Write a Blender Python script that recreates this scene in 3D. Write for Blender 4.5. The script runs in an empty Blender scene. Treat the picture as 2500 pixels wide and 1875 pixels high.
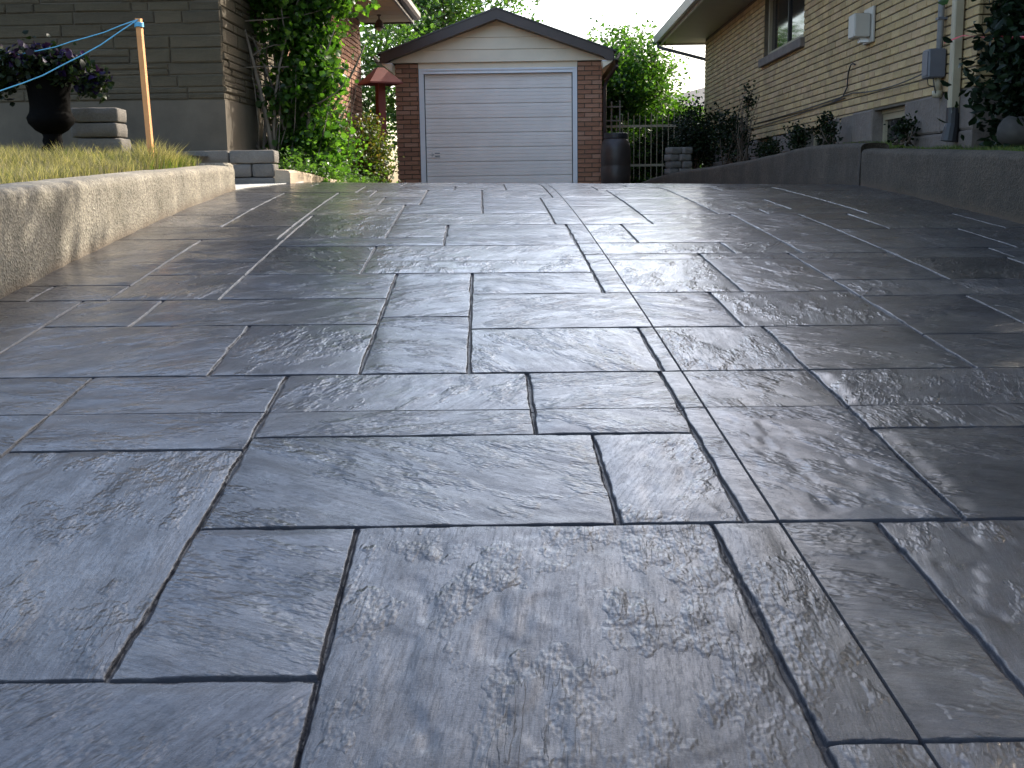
import bpy, math, random
import numpy as np
from mathutils import Vector, Matrix
random.seed(7); rng = np.random.default_rng(7)
C = bpy.context.scene.collection
sc = bpy.context.scene

# ------------------------------------------------------------------ camera
# world origin = the eye; the driveway climbs from z = -0.98 under the camera to eye level at its crest
F = 2825.0; CX, CY, HY, ROLL = 1250.0, 937.5, 453.0, 0.0135
PITCH = math.atan((CY-HY)/F)
ct, st = math.cos(PITCH), math.sin(PITCH)
R0, U0 = Vector((1,0,0)), Vector((0,st,ct))
Rv = R0*math.cos(ROLL) - U0*math.sin(ROLL)
Uv = R0*math.sin(ROLL) + U0*math.cos(ROLL)
Fv = Vector((0,ct,-st))
cam_d = bpy.data.cameras.new('camera'); cam = bpy.data.objects.new('camera', cam_d); C.objects.link(cam)
cam.matrix_world = Matrix(((Rv.x,Uv.x,-Fv.x,0),(Rv.y,Uv.y,-Fv.y,0),(Rv.z,Uv.z,-Fv.z,0),(0,0,0,1)))
cam_d.sensor_width = 36.0; cam_d.lens = 36.0*F/2500.0
cam_d.clip_start = .05; cam_d.clip_end = 2000
sc.camera = cam
# ------------------------------------------------------------------ light
AZ, EL = math.radians(48), math.radians(33)
w = bpy.data.worlds.new('World'); sc.world = w; w.use_nodes = True
nt = w.node_tree; nt.nodes.clear()
wo = nt.nodes.new('ShaderNodeOutputWorld'); bg = nt.nodes.new('ShaderNodeBackground'); sky = nt.nodes.new('ShaderNodeTexSky')
sky.sky_type = 'NISHITA'; sky.sun_disc = False; sky.sun_elevation = EL; sky.sun_rotation = AZ
sky.air_density = 1.0; sky.dust_density = 3.5; sky.ozone_density = .5; sky.altitude = 100
bg.inputs[1].default_value = .15
nt.links.new(sky.outputs[0], bg.inputs[0]); nt.links.new(bg.outputs[0], wo.inputs[0])
sd = bpy.data.lights.new('sun', 'SUN'); sd.energy = 2.0; sd.angle = math.radians(.5); sd.color = (1,.93,.82)
so = bpy.data.objects.new('sun', sd); C.objects.link(so)
sdir = Vector((math.sin(AZ)*math.cos(EL), math.cos(AZ)*math.cos(EL), math.sin(EL)))
so.rotation_euler = sdir.to_track_quat('Z','Y').to_euler(); so.location = sdir*40
sc.view_settings.view_transform = 'Standard'; sc.view_settings.look = 'None'
sc.view_settings.exposure = 1.85; sc.view_settings.gamma = 1; sc.view_settings.use_curve_mapping = False
sc.render.engine = 'CYCLES'

# ------------------------------------------------------------------ helpers
def mesh_np(name, V, faces=None, quads=None, tris=None, smooth=False, uv=None):
    me = bpy.data.meshes.new(name)
    V = np.asarray(V, dtype=np.float32)
    if faces is not None:
        me.from_pydata([tuple(map(float,v)) for v in V], [], [tuple(int(i) for i in f) for f in faces])
    else:
        parts = []
        tot = []
        if quads is not None and len(quads): parts.append(np.asarray(quads).ravel()); tot.append(np.full(len(quads),4))
        if tris is not None and len(tris): parts.append(np.asarray(tris).ravel()); tot.append(np.full(len(tris),3))
        idx = np.concatenate(parts).astype(np.int32); tot = np.concatenate(tot).astype(np.int32)
        me.vertices.add(len(V)); me.vertices.foreach_set('co', V.ravel())
        me.loops.add(len(idx)); me.loops.foreach_set('vertex_index', idx)
        me.polygons.add(len(tot))
        starts = np.concatenate([[0], np.cumsum(tot)[:-1]]).astype(np.int32)
        me.polygons.foreach_set('loop_start', starts)
        me.update(calc_edges=True)
    if uv is not None:
        ul = me.uv_layers.new(name='UVMap')
        li = np.empty(len(me.loops), dtype=np.int32); me.loops.foreach_get('vertex_index', li)
        ul.data.foreach_set('uv', np.asarray(uv, dtype=np.float32)[li].ravel())
    if smooth: me.polygons.foreach_set('use_smooth', np.ones(len(me.polygons), dtype=bool))
    me.update(); me.validate()
    return me
def ob(name, me, mat=None, parent=None, loc=(0,0,0), rot=(0,0,0)):
    if mat is not None and len(me.materials) == 0: me.materials.append(mat)
    o = bpy.data.objects.new(name, me); C.objects.link(o)
    o.location = loc; o.rotation_euler = rot
    if parent is not None: o.parent = parent
    return o
def tag(o, label=None, cat=None, group=None, kind=None):
    if label: o['label'] = label
    if cat: o['category'] = cat
    if group: o['group'] = group
    if kind: o['kind'] = kind
    return o
def thing(name, label, cat, loc=(0,0,0), rotz=0, group=None):
    o = bpy.data.objects.new(name, None); C.objects.link(o); o.location = loc; o.rotation_euler = (0,0,rotz)
    o.empty_display_size = .2
    return tag(o, label, cat, group)
class MB:
    """collects boxes, prisms and tubes into one mesh"""
    def __init__(s): s.v = []; s.f = []
    def add(s, V, Fc):
        n = len(s.v); s.v += [tuple(map(float,v)) for v in V]; s.f += [tuple(int(i)+n for i in f) for f in Fc]; return s
    def box(s, x0,x1,y0,y1,z0,z1, ch=0.0):
        if ch <= 0:
            V = [(x0,y0,z0),(x1,y0,z0),(x1,y1,z0),(x0,y1,z0),(x0,y0,z1),(x1,y0,z1),(x1,y1,z1),(x0,y1,z1)]
            Fc = [(0,3,2,1),(4,5,6,7),(0,1,5,4),(1,2,6,5),(2,3,7,6),(3,0,4,7)]
            return s.add(V, Fc)
        c = ch
        V = []
        for z, i in ((z0,c),(z0+c,0),(z1-c,0),(z1,c)):
            # octagon-ish ring with chamfered vertical edges
            V += [(x0+i+ (c if not i else c),y0+i,z),(x1-i-c,y0+i,z),(x1-i,y0+i+c,z),(x1-i,y1-i-c,z),(x1-i-c,y1-i,z),(x0+i+c,y1-i,z),(x0+i,y1-i-c,z),(x0+i,y0+i+c,z)]
        Fc = [tuple(reversed(range(8))), tuple(range(24,32))]
        for r in range(3):
            for k in range(8):
                a = r*8+k; b = r*8+(k+1)%8
                Fc.append((a,b,b+8,a+8))
        return s.add(V, Fc)
    def prism(s, poly, axis, a, b):
        n = len(poly)
        def P(p, t):
            return {'x':(t,p[0],p[1]),'y':(p[0],t,p[1]),'z':(p[0],p[1],t)}[axis]
        V = [P(p,a) for p in poly]+[P(p,b) for p in poly]
        Fc = [tuple(range(n)), tuple(reversed(range(n,2*n)))]+[(i,i+n,(i+1)%n+n,(i+1)%n) for i in range(n)]
        return s.add(V, Fc)
    def tube(s, pts, r, n=6, cap=True):
        pts = [Vector(p) for p in pts]; m = len(pts)
        rr = r if hasattr(r,'__len__') else [r]*m
        V = []; up = Vector((0,0,1))
        for i, p in enumerate(pts):
            t = (pts[min(i+1,m-1)]-pts[max(i-1,0)]).normalized()
            a = t.cross(up if abs(t.z) < .95 else Vector((1,0,0))).normalized(); b = t.cross(a)
            for k in range(n):
                q = 2*math.pi*k/n
                V.append(p + (a*math.cos(q)+b*math.sin(q))*rr[i])
        Fc = [(i*n+k, i*n+(k+1)%n, (i+1)*n+(k+1)%n, (i+1)*n+k) for i in range(m-1) for k in range(n)]
        if cap: Fc += [tuple(reversed(range(n))), tuple(range((m-1)*n, m*n))]
        return s.add(V, Fc)
    def lathe(s, prof, n=24, c=(0,0,0)):
        V = [(c[0]+r*math.cos(2*math.pi*k/n), c[1]+r*math.sin(2*math.pi*k/n), c[2]+z) for r, z in prof for k in range(n)]
        Fc = [(i*n+k, i*n+(k+1)%n, (i+1)*n+(k+1)%n, (i+1)*n+k) for i in range(len(prof)-1) for k in range(n)]
        Fc += [tuple(reversed(range(n))), tuple(range((len(prof)-1)*n, len(prof)*n))]
        return s.add(V, Fc)
    def build(s, name, mat, parent=None, loc=(0,0,0), smooth=False, rot=(0,0,0)):
        me = bpy.data.meshes.new(name); me.from_pydata(s.v, [], s.f)
        if smooth: me.polygons.foreach_set('use_smooth', np.ones(len(me.polygons), dtype=bool))
        me.update()
        return ob(name, me, mat, parent, loc, rot)

# value noise on numpy arrays
_tab = rng.random(65536)
def _h(ix, iy, seed): 
    return _tab[((ix.astype(np.int64)*73856093) ^ (iy.astype(np.int64)*19349663) ^ (seed*83492791+12345)) & 65535]
def vn(x, y, seed=0):
    x = np.asarray(x, float); y = np.asarray(y, float)
    ix = np.floor(x); iy = np.floor(y); fx = x-ix; fy = y-iy
    fx = fx*fx*fx*(fx*(fx*6-15)+10); fy = fy*fy*fy*(fy*(fy*6-15)+10)
    a = _h(ix,iy,seed); b = _h(ix+1,iy,seed); c = _h(ix,iy+1,seed); d = _h(ix+1,iy+1,seed)
    return ((a*(1-fx)+b*fx)*(1-fy)+(c*(1-fx)+d*fx)*fy)*2-1
def sst(a, b, x):
    t = np.clip((x-a)/(b-a), 0, 1); return t*t*(3-2*t)

# ------------------------------------------------------------------ driveway profile
KN = [(-6,-1.5),(-2,-1.195),(0,-.978),(1,-.869),(2,-.761),(3,-.654),(4,-.545),(5,-.441),(6,-.340),(7,-.246),(8,-.162),(9,-.088),(10,-.024),(10.8,.012),(11.4,.026),(12,.024),(13,-.005),(14.5,-.08),(17,-.20),(20,-.30),(24,-.36),(40,-.5)]
kx = np.array([k[0] for k in KN]); ky = np.array([k[1] for k in KN]); km = np.gradient(ky, kx)
def Zp(Y):
    Y = np.clip(np.asarray(Y, float), -5.99, 39.9)
    i = np.clip(np.searchsorted(kx, Y)-1, 0, len(kx)-2)
    h = kx[i+1]-kx[i]; t = (Y-kx[i])/h
    return (2*t**3-3*t**2+1)*ky[i]+(t**3-2*t**2+t)*h*km[i]+(-2*t**3+3*t**2)*ky[i+1]+(t**3-t**2)*h*km[i+1]
SK = -.025                                   # the drive heads a little left of the view
def drive_z(s, Y): return Zp(Y) - .0018*np.clip(Y-2, 0, 10)*s

# ------------------------------------------------------------------ materials
def newmat(name):
    m = bpy.data.materials.new(name); m.use_nodes = True
    n = m.node_tree; b = n.nodes['Principled BSDF']
    return m, n, b
def N(n, t, **kw):
    x = n.nodes.new(t)
    for k, v in kw.items():
        if k in x.inputs.keys(): x.inputs[k].default_value = v
        else: setattr(x, k, v)
    return x
def ramp(n, fac, stops):
    r = n.nodes.new('ShaderNodeValToRGB')
    e = r.color_ramp.elements
    while len(e) < len(stops): e.new(.5)
    for i, (p, c) in enumerate(stops):
        e[i].position = p; e[i].color = (c[0],c[1],c[2],1) if hasattr(c,'__len__') else (c,c,c,1)
    if fac is not None: n.links.new(fac, r.inputs[0])
    return r
def mixc(n, fac, a, b, mode='MIX'):
    m = n.nodes.new('ShaderNodeMix'); m.data_type = 'RGBA'; m.blend_type = mode
    for s, v in ((0,fac),(6,a),(7,b)):
        if hasattr(v,'is_linked') or hasattr(v,'links'): n.links.new(v, m.inputs[s])
        elif s == 0: m.inputs[0].default_value = v
        else: m.inputs[s].default_value = (*v,1)
    return m.outputs[2]
def bump(n, b, h, strength=.3, dist=.01, prev=None):
    bm = n.nodes.new('ShaderNodeBump'); bm.inputs['Strength'].default_value = strength; bm.inputs['Distance'].default_value = dist
    n.links.new(h, bm.inputs['Height'])
    if prev is not None: n.links.new(prev.outputs[0], bm.inputs['Normal'])
    if b is not None: n.links.new(bm.outputs[0], b.inputs['Normal'])
    return bm
def obj_noise(n, scale, detail=4, rough=.6, coord='Object', vec=None):
    tc = n.nodes.new('ShaderNodeTexCoord'); t = n.nodes.new('ShaderNodeTexNoise')
    t.inputs['Scale'].default_value = scale; t.inputs['Detail'].default_value = detail; t.inputs['Roughness'].default_value = rough
    src = tc.outputs[coord]
    if vec is not None:
        mp = n.nodes.new('ShaderNodeMapping'); mp.inputs['Scale'].default_value = vec; n.links.new(src, mp.inputs[0]); src = mp.outputs[0]
    n.links.new(src, t.inputs['Vector'])
    return t.outputs['Fac']
def island_random(n):
    g = n.nodes.new('ShaderNodeNewGeometry'); oi = n.nodes.new('ShaderNodeObjectInfo')
    a = N(n, 'ShaderNodeMath', operation='ADD'); n.links.new(g.outputs['Random Per Island'], a.inputs[0]); n.links.new(oi.outputs['Random'], a.inputs[1])
    f = N(n, 'ShaderNodeMath', operation='FRACT'); n.links.new(a.outputs[0], f.inputs[0])
    return f.outputs[0]
def plain(name, col, rough=.6, var=.12, scale=6, metal=0, bumps=.15, bscale=60, spec=.5, coat=0):
    m, n, b = newmat(name)
    f = obj_noise(n, scale, 5)
    lo = tuple(c*(1-var) for c in col); hi = tuple(min(1,c*(1+var)) for c in col)
    r = ramp(n, f, [(.3,lo),(.7,hi)]); n.links.new(r.outputs[0], b.inputs['Base Color'])
    b.inputs['Roughness'].default_value = rough; b.inputs['Metallic'].default_value = metal
    b.inputs['Specular IOR Level'].default_value = spec; b.inputs['Coat Weight'].default_value = coat
    bump(n, b, obj_noise(n, bscale, 3), bumps, .004)
    return m
def piece_mat(name, cols, rough=.85, bumps=.5, bscale=45, stain=.35, vec=None, dist=.006):
    """masonry: one tint per piece, mottling inside a piece"""
    m, n, b = newmat(name)
    rnd = island_random(n)
    r = ramp(n, rnd, [((i+.5)/len(cols), c) for i, c in enumerate(cols)])
    mott = ramp(n, obj_noise(n, 3.1, 6, .65), [(.3,1-stain),(.7,1.08)])
    c = mixc(n, 1.0, r.outputs[0], mott.outputs[0], 'MULTIPLY')
    fine = ramp(n, obj_noise(n, 70, 3, .7, vec=vec), [(.3,.82),(.7,1.08)])
    c = mixc(n, 1.0, c, fine.outputs[0], 'MULTIPLY')
    n.links.new(c, b.inputs['Base Color']); b.inputs['Roughness'].default_value = rough
    b1 = bump(n, None, obj_noise(n, bscale, 5, .7, vec=vec), bumps, dist)
    bump(n, b, obj_noise(n, 9, 4), bumps*.6, .01, b1)
    return m
def leaf_mat(name, c0, c1, c2, trans=.45, rough=.45):
    m, n, b = newmat(name)
    rnd = island_random(n)
    r = ramp(n, rnd, [(.15,c0),(.55,c1),(.92,c2)])
    big = ramp(n, obj_noise(n, 1.3, 3), [(.35,.75),(.65,1.15)])
    c = mixc(n, 1.0, r.outputs[0], big.outputs[0], 'MULTIPLY')
    n.links.new(c, b.inputs['Base Color']); b.inputs['Roughness'].default_value = rough
    b.inputs['Specular IOR Level'].default_value = .5 if trans > .3 else .12
    tr = n.nodes.new('ShaderNodeBsdfTranslucent')
    tc = mixc(n, 1.0, c, (1.9,2.1,.75), 'MULTIPLY'); n.links.new(tc, tr.inputs[0])
    mx = n.nodes.new('ShaderNodeMixShader'); mx.inputs[0].default_value = trans
    n.links.new(b.outputs[0], mx.inputs[1]); n.links.new(tr.outputs[0], mx.inputs[2])
    n.links.new(mx.outputs[0], n.nodes['Material Output'].inputs[0])
    return m

def slate_material():
    m, n, b = newmat('stamped_concrete')
    tc = n.nodes.new('ShaderNodeTexCoord'); uv = tc.outputs['UV']
    def nz(scale, vec, det=5, rough=.6, src=uv, dist=0):
        mp = n.nodes.new('ShaderNodeMapping'); mp.inputs['Scale'].default_value = vec; n.links.new(src, mp.inputs[0])
        t = n.nodes.new('ShaderNodeTexNoise'); t.inputs['Scale'].default_value = scale; t.inputs['Detail'].default_value = det
        t.inputs['Roughness'].default_value = rough; t.inputs['Distortion'].default_value = dist
        n.links.new(mp.outputs[0], t.inputs['Vector']); return t.outputs['Fac']
    P = tc.outputs['Object']
    grain = nz(11, (1,8,1), 9, .76, dist=.2)
    blot = nz(1.7, (1,1,1), 6, .65, P)
    base = ramp(n, blot, [(.30,(.036,.037,.041)),(.52,(.064,.063,.064)),(.72,(.122,.112,.098))])
    g = ramp(n, grain, [(.28,.30),(.42,.8),(.5,1.0),(.72,1.6)])
    col = mixc(n, .85, base.outputs[0], g.outputs[0], 'MULTIPLY')
    # slate clefts: stepped contours of a stretched noise, broken up by a mask
    def M2(op, x, y=None):
        m_ = N(n, 'ShaderNodeMath', operation=op); n.links.new(x, m_.inputs[0])
        if y is not None:
            if hasattr(y, 'links'): n.links.new(y, m_.inputs[1])
            else: m_.inputs[1].default_value = y
        return m_.outputs[0]
    cn = M2('MULTIPLY', nz(2.4, (1,9,1), 8, .5, dist=.12), 9.0)
    fr_ = M2('FRACT', cn)
    lip = ramp(n, fr_, [(0,0),(.10,1)]).outputs[0]
    stair = M2('ADD', M2('FLOOR', cn), lip)
    msk = ramp(n, nz(2.3, (1,1.8,1), 5, .65), [(.50,0),(.60,1)]).outputs[0]
    crk = ramp(n, fr_, [(0,.22),(.05,.45),(.14,1)]).outputs[0]
    crm = mixc(n, msk, (1,1,1), crk)
    col = mixc(n, .9, col, crm, 'MULTIPLY')
    stairm = M2('MULTIPLY', stair, msk)
    grit = ramp(n, nz(260, (1,1,1), 2, .6, P), [(.3,.72),(.55,1.0),(.75,1.22)]).outputs[0]
    col = mixc(n, 1.0, col, grit, 'MULTIPLY')
    pores = n.nodes.new('ShaderNodeTexVoronoi'); pores.inputs['Scale'].default_value = 38; n.links.new(P, pores.inputs['Vector'])
    bwp = n.nodes.new('ShaderNodeRGBToBW'); n.links.new(pores.outputs['Color'], bwp.inputs[0])
    sel = ramp(n, bwp.outputs[0], [(.70,0),(.74,1)]).outputs[0]
    pit = ramp(n, pores.outputs['Distance'], [(.10,1),(.26,0)]).outputs[0]
    pitm = M2('MULTIPLY', M2('MULTIPLY', pit, sel), ramp(n, nz(3.0, (1,1,1), 3, .5, P), [(.48,0),(.6,1)]).outputs[0])
    col = mixc(n, M2('MULTIPLY', pitm, .6), col, (.012,.012,.014))
    oi = n.nodes.new('ShaderNodeObjectInfo')
    pt = ramp(n, oi.outputs['Random'], [(.05,(.68,.67,.66)),(.35,(.95,.97,1.03)),(.65,(1.15,1.10,1.02)),(.95,(1.28,1.30,1.36))])
    col = mixc(n, 1.0, col, pt.outputs[0], 'MULTIPLY')
    # darker release-powder stains and paler worn patches
    stn = ramp(n, nz(4.5, (1,1.7,1), 8, .72, P, dist=.4), [(.36,.42),(.46,.88),(.58,1.0),(.70,1.30)]).outputs[0]
    col = mixc(n, .85, col, stn, 'MULTIPLY')
    # joints hold the dark release colour
    at = n.nodes.new('ShaderNodeAttribute'); at.attribute_name = 'joint'
    col = mixc(n, at.outputs['Fac'], col, (.020,.020,.024))
    n.links.new(col, b.inputs['Base Color'])
    rr = ramp(n, nz(14, (1,2.2,1), 4), [(.3,.26),(.7,.42)])
    n.links.new(rr.outputs[0], b.inputs['Roughness'])
    b.inputs['IOR'].default_value = 1.5
    b.inputs['Specular IOR Level'].default_value = .7
    b.inputs['Coat Weight'].default_value = 1.0; b.inputs['Coat Roughness'].default_value = .09; b.inputs['Coat IOR'].default_value = 1.5
    b0 = bump(n, None, stairm, .8, .0014)
    bp_ = bump(n, None, M2('SUBTRACT', pitm, 0.0), -.8, .002, b0)
    b1 = bump(n, None, nz(26, (1,9,1), 8, .70, dist=.15), .8, .0020, bp_)
    b2 = bump(n, None, nz(120, (1,1.6,1), 3, .6, P), .6, .0014, b1)
    b3 = bump(n, b, nz(420, (1,1,1), 2, .5, P), .4, .0007, b2)
    c0 = bump(n, None, stairm, .8, .0009)
    c0b = bump(n, None, M2('SUBTRACT', pitm, 0.0), -.8, .0015, c0)
    c1 = bump(n, None, nz(28, (1,9,1), 9, .74, dist=.15), .6, .0008, c0b)
    c2 = bump(n, None, nz(95, (1,1.8,1), 4, .7, P), .5, .00032, c1)
    n.links.new(c2.outputs[0], b.inputs['Coat Normal'])
    wet = ramp(n, nz(5, (1,2.5,1), 5, .65), [(.35,.55),(.6,1.0)])
    jm = N(n, 'ShaderNodeMath', operation='MULTIPLY_ADD'); n.links.new(at.outputs['Fac'], jm.inputs[0]); jm.inputs[1].default_value = -.9; jm.inputs[2].default_value = 1
    jw = N(n, 'ShaderNodeMath', operation='MULTIPLY'); n.links.new(jm.outputs[0], jw.inputs[0]); n.links.new(wet.outputs[0], jw.inputs[1])
    stk = ramp(n, nz(9, (1,13,1), 9, .78, dist=.1), [(.40,.38),(.50,.9),(.60,1.0)]).outputs[0]
    sp2 = ramp(n, nz(60, (1,2,1), 4, .75), [(.38,.45),(.50,1.0)]).outputs[0]
    jw2 = N(n, 'ShaderNodeMath', operation='MULTIPLY'); n.links.new(jw.outputs[0], jw2.inputs[0]); n.links.new(stk, jw2.inputs[1])
    jw3 = N(n, 'ShaderNodeMath', operation='MULTIPLY'); n.links.new(jw2.outputs[0], jw3.inputs[0]); n.links.new(sp2, jw3.inputs[1])
    n.links.new(jw3.outputs[0], b.inputs['Coat Weight'])
    cr_ = ramp(n, nz(7, (1,2.5,1), 5, .65), [(.3,.07),(.7,.18)]); n.links.new(cr_.outputs[0], b.inputs['Coat Roughness'])
    sp_ = ramp(n, at.outputs['Fac'], [(0,.22),(1,.06)]); n.links.new(sp_.outputs[0], b.inputs['Specular IOR Level'])
    return m
def aggregate_mat(name, c0, c1, c2):
    m, n, b = newmat(name)
    f = obj_noise(n, 2.2, 6, .65)
    base = ramp(n, f, [(.3,c0),(.55,c1),(.75,c2)])
    tc = n.nodes.new('ShaderNodeTexCoord')
    v = n.nodes.new('ShaderNodeTexVoronoi'); v.inputs['Scale'].default_value = 85; n.links.new(tc.outputs['Object'], v.inputs['Vector'])
    bw = n.nodes.new('ShaderNodeRGBToBW'); n.links.new(v.outputs['Color'], bw.inputs[0])
    ag = ramp(n, bw.outputs[0], [(.2,.55),(.5,.95),(.85,1.35)])
    c = mixc(n, .75, base.outputs[0], ag.outputs[0], 'MULTIPLY')
    streak = ramp(n, obj_noise(n, 3.0, 5, .6, vec=(1,1,.25)), [(.35,.66),(.65,1.1)])
    c = mixc(n, .8, c, streak.outputs[0], 'MULTIPLY')
    # soil-splashed foot of the wall
    at = n.nodes.new('ShaderNodeAttribute'); at.attribute_name = 'joint'
    c = mixc(n, at.outputs['Fac'], c, (.11,.075,.045))
    n.links.new(c, b.inputs['Base Color']); b.inputs['Roughness'].default_value = .88
    b1 = bump(n, None, v.outputs['Distance'], .75, .006)
    b2 = bump(n, None, obj_noise(n, 22, 5, .7), .6, .012, b1)
    bump(n, b, obj_noise(n, 150, 2), .4, .003, b2)
    return m

M = {}
M['slate'] = slate_material()
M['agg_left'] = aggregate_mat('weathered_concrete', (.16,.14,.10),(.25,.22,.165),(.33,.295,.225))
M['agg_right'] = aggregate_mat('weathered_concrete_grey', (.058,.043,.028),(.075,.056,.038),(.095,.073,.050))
M['buff_brick'] = piece_mat('buff_brick', [(.42,.30,.14),(.51,.365,.165),(.46,.32,.155),(.55,.40,.20),(.39,.27,.135),(.50,.345,.185)])
M['orange_brick'] = piece_mat('orange_brick', [(.36,.18,.10),(.42,.22,.12),(.33,.155,.09),(.40,.20,.11)])
M['red_brick'] = piece_mat('red_brick', [(.40,.19,.105),(.47,.23,.13),(.36,.17,.10),(.44,.21,.12),(.50,.27,.17)])
M['mortar'] = plain('mortar', (.15,.135,.115), .95, .2, 8)
M['mortar_dark'] = plain('mortar_dark', (.10,.082,.058), .95, .2, 8)
M['ledge'] = piece_mat('ledge_stone', [(.090,.071,.041),(.106,.083,.048),(.082,.065,.040),(.116,.090,.053),(.095,.074,.043)], .9, .9, 16, .4, vec=(1,1,4), dist=.014)
M['foundation'] = plain('foundation_render', (.105,.085,.060), .95, .22, 2.5, bumps=.3, bscale=40)
M['rough_stone'] = piece_mat('rough_foundation_stone', [(.17,.14,.115),(.20,.165,.135),(.155,.125,.105)], .9, .9, 14, .3, dist=.02)
M['block'] = piece_mat('tumbled_block', [(.15,.135,.115),(.18,.162,.14),(.135,.122,.105)], .92, .8, 38, .3, dist=.008)
M['curb_tan'] = piece_mat('tan_curb', [(.42,.32,.21),(.45,.35,.24)], .85, .4, 40, .35)
M['cream'] = plain('cream_siding', (.80,.68,.50), .5, .05, 3, bumps=.08)
M['white_door'] = plain('white_door', (.87,.79,.72), .42, .06, 2.2, bumps=.10, bscale=25)
M['white_trim'] = plain('white_trim', (.80,.80,.80), .45, .04, 3, bumps=.05)
M['brown_metal'] = plain('brown_metal', (.055,.036,.030), .42, .15, 4, bumps=.05)
M['soffit'] = plain('soffit', (.40,.35,.24), .6, .06, 3)
M['soffit_grey'] = plain('soffit_grey', (.30,.28,.23), .6, .06, 3)
M['gutter'] = plain('pale_gutter', (.40,.37,.32), .45, .08, 3, bumps=.05)
M['cream_metal'] = plain('cream_metal', (.30,.255,.17), .5, .1, 5)
M['shingle'] = piece_mat('shingles', [(.10,.09,.085),(.13,.12,.11),(.08,.075,.07)], .9, .6, 60, .2)
M['glass'] = plain('dark_glass', (.012,.012,.016), .06, .1, 3, bumps=0, spec=.5)
M['grey_metal'] = plain('grey_metal', (.28,.28,.28), .5, .1, 8)
M['dark_metal'] = plain('dark_grey_metal', (.10,.10,.11), .5, .1, 8)
M['black'] = plain('black_plastic', (.018,.018,.02), .5, .2, 8)
M['barrel'] = plain('brown_barrel', (.040,.030,.026), .45, .2, 5)
M['urn'] = plain('dark_bronze', (.003,.0028,.0028), .8, spec=.04, var=.3)
M['red_wood'] = plain('red_painted_wood', (.15,.032,.020), .7, .15, 9)
M['stake'] = plain('orange_stake_wood', (.62,.27,.09), .7, .12, 14, bumps=.3)
M['rope'] = plain('blue_rope', (.12,.42,.62), .5, .1, 40)
M['tape'] = plain('red_tape', (.65,.07,.09), .35, .2, 9)
M['concrete_light'] = plain('light_concrete', (.50,.49,.46), .85, .12, 3, bumps=.3)
M['soil'] = plain('soil', (.055,.042,.03), .95, .35, 12, bumps=.8, bscale=30)
M['turf'] = plain('turf_soil', (.085,.075,.042), .95, .35, 7, bumps=.8, bscale=50)
M['boulder'] = plain('boulder', (.045,.039,.033), .85, .25, 9, bumps=.7, bscale=30)
M['bark'] = plain('bark', (.10,.075,.055), .9, .3, 9, bumps=.8, bscale=40)
M['bark_pale'] = plain('pale_bark', (.19,.155,.12), .9, .3, 9, bumps=.6, bscale=40)
M['lilac'] = leaf_mat('lilac_leaf', (.026,.070,.012),(.05,.12,.018),(.095,.18,.03), .55, .38)
M['rose'] = leaf_mat('rose_leaf', (.045,.075,.016),(.075,.11,.02),(.12,.09,.03), .45)
M['tree_green'] = leaf_mat('tree_leaf', (.035,.08,.018),(.055,.115,.025),(.08,.15,.035), .45)
M['locust'] = leaf_mat('bright_leaf', (.022,.06,.010),(.045,.11,.015),(.085,.17,.025), .5)
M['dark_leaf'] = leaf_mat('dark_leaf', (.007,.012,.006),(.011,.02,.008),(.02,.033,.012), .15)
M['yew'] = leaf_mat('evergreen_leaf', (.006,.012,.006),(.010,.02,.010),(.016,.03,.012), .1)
M['petunia'] = leaf_mat('purple_petal', (.010,.005,.028),(.018,.007,.045),(.010,.015,.010), .15)
M['white_petal'] = plain('white_petal', (.7,.7,.62), .7)
M['grass_dry'] = leaf_mat('dry_grass', (.10,.10,.048),(.22,.18,.105),(.34,.28,.18), .4, .7)
M['grass_green'] = leaf_mat('green_grass', (.05,.085,.018),(.09,.13,.028),(.16,.17,.05), .4, .6)
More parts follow.
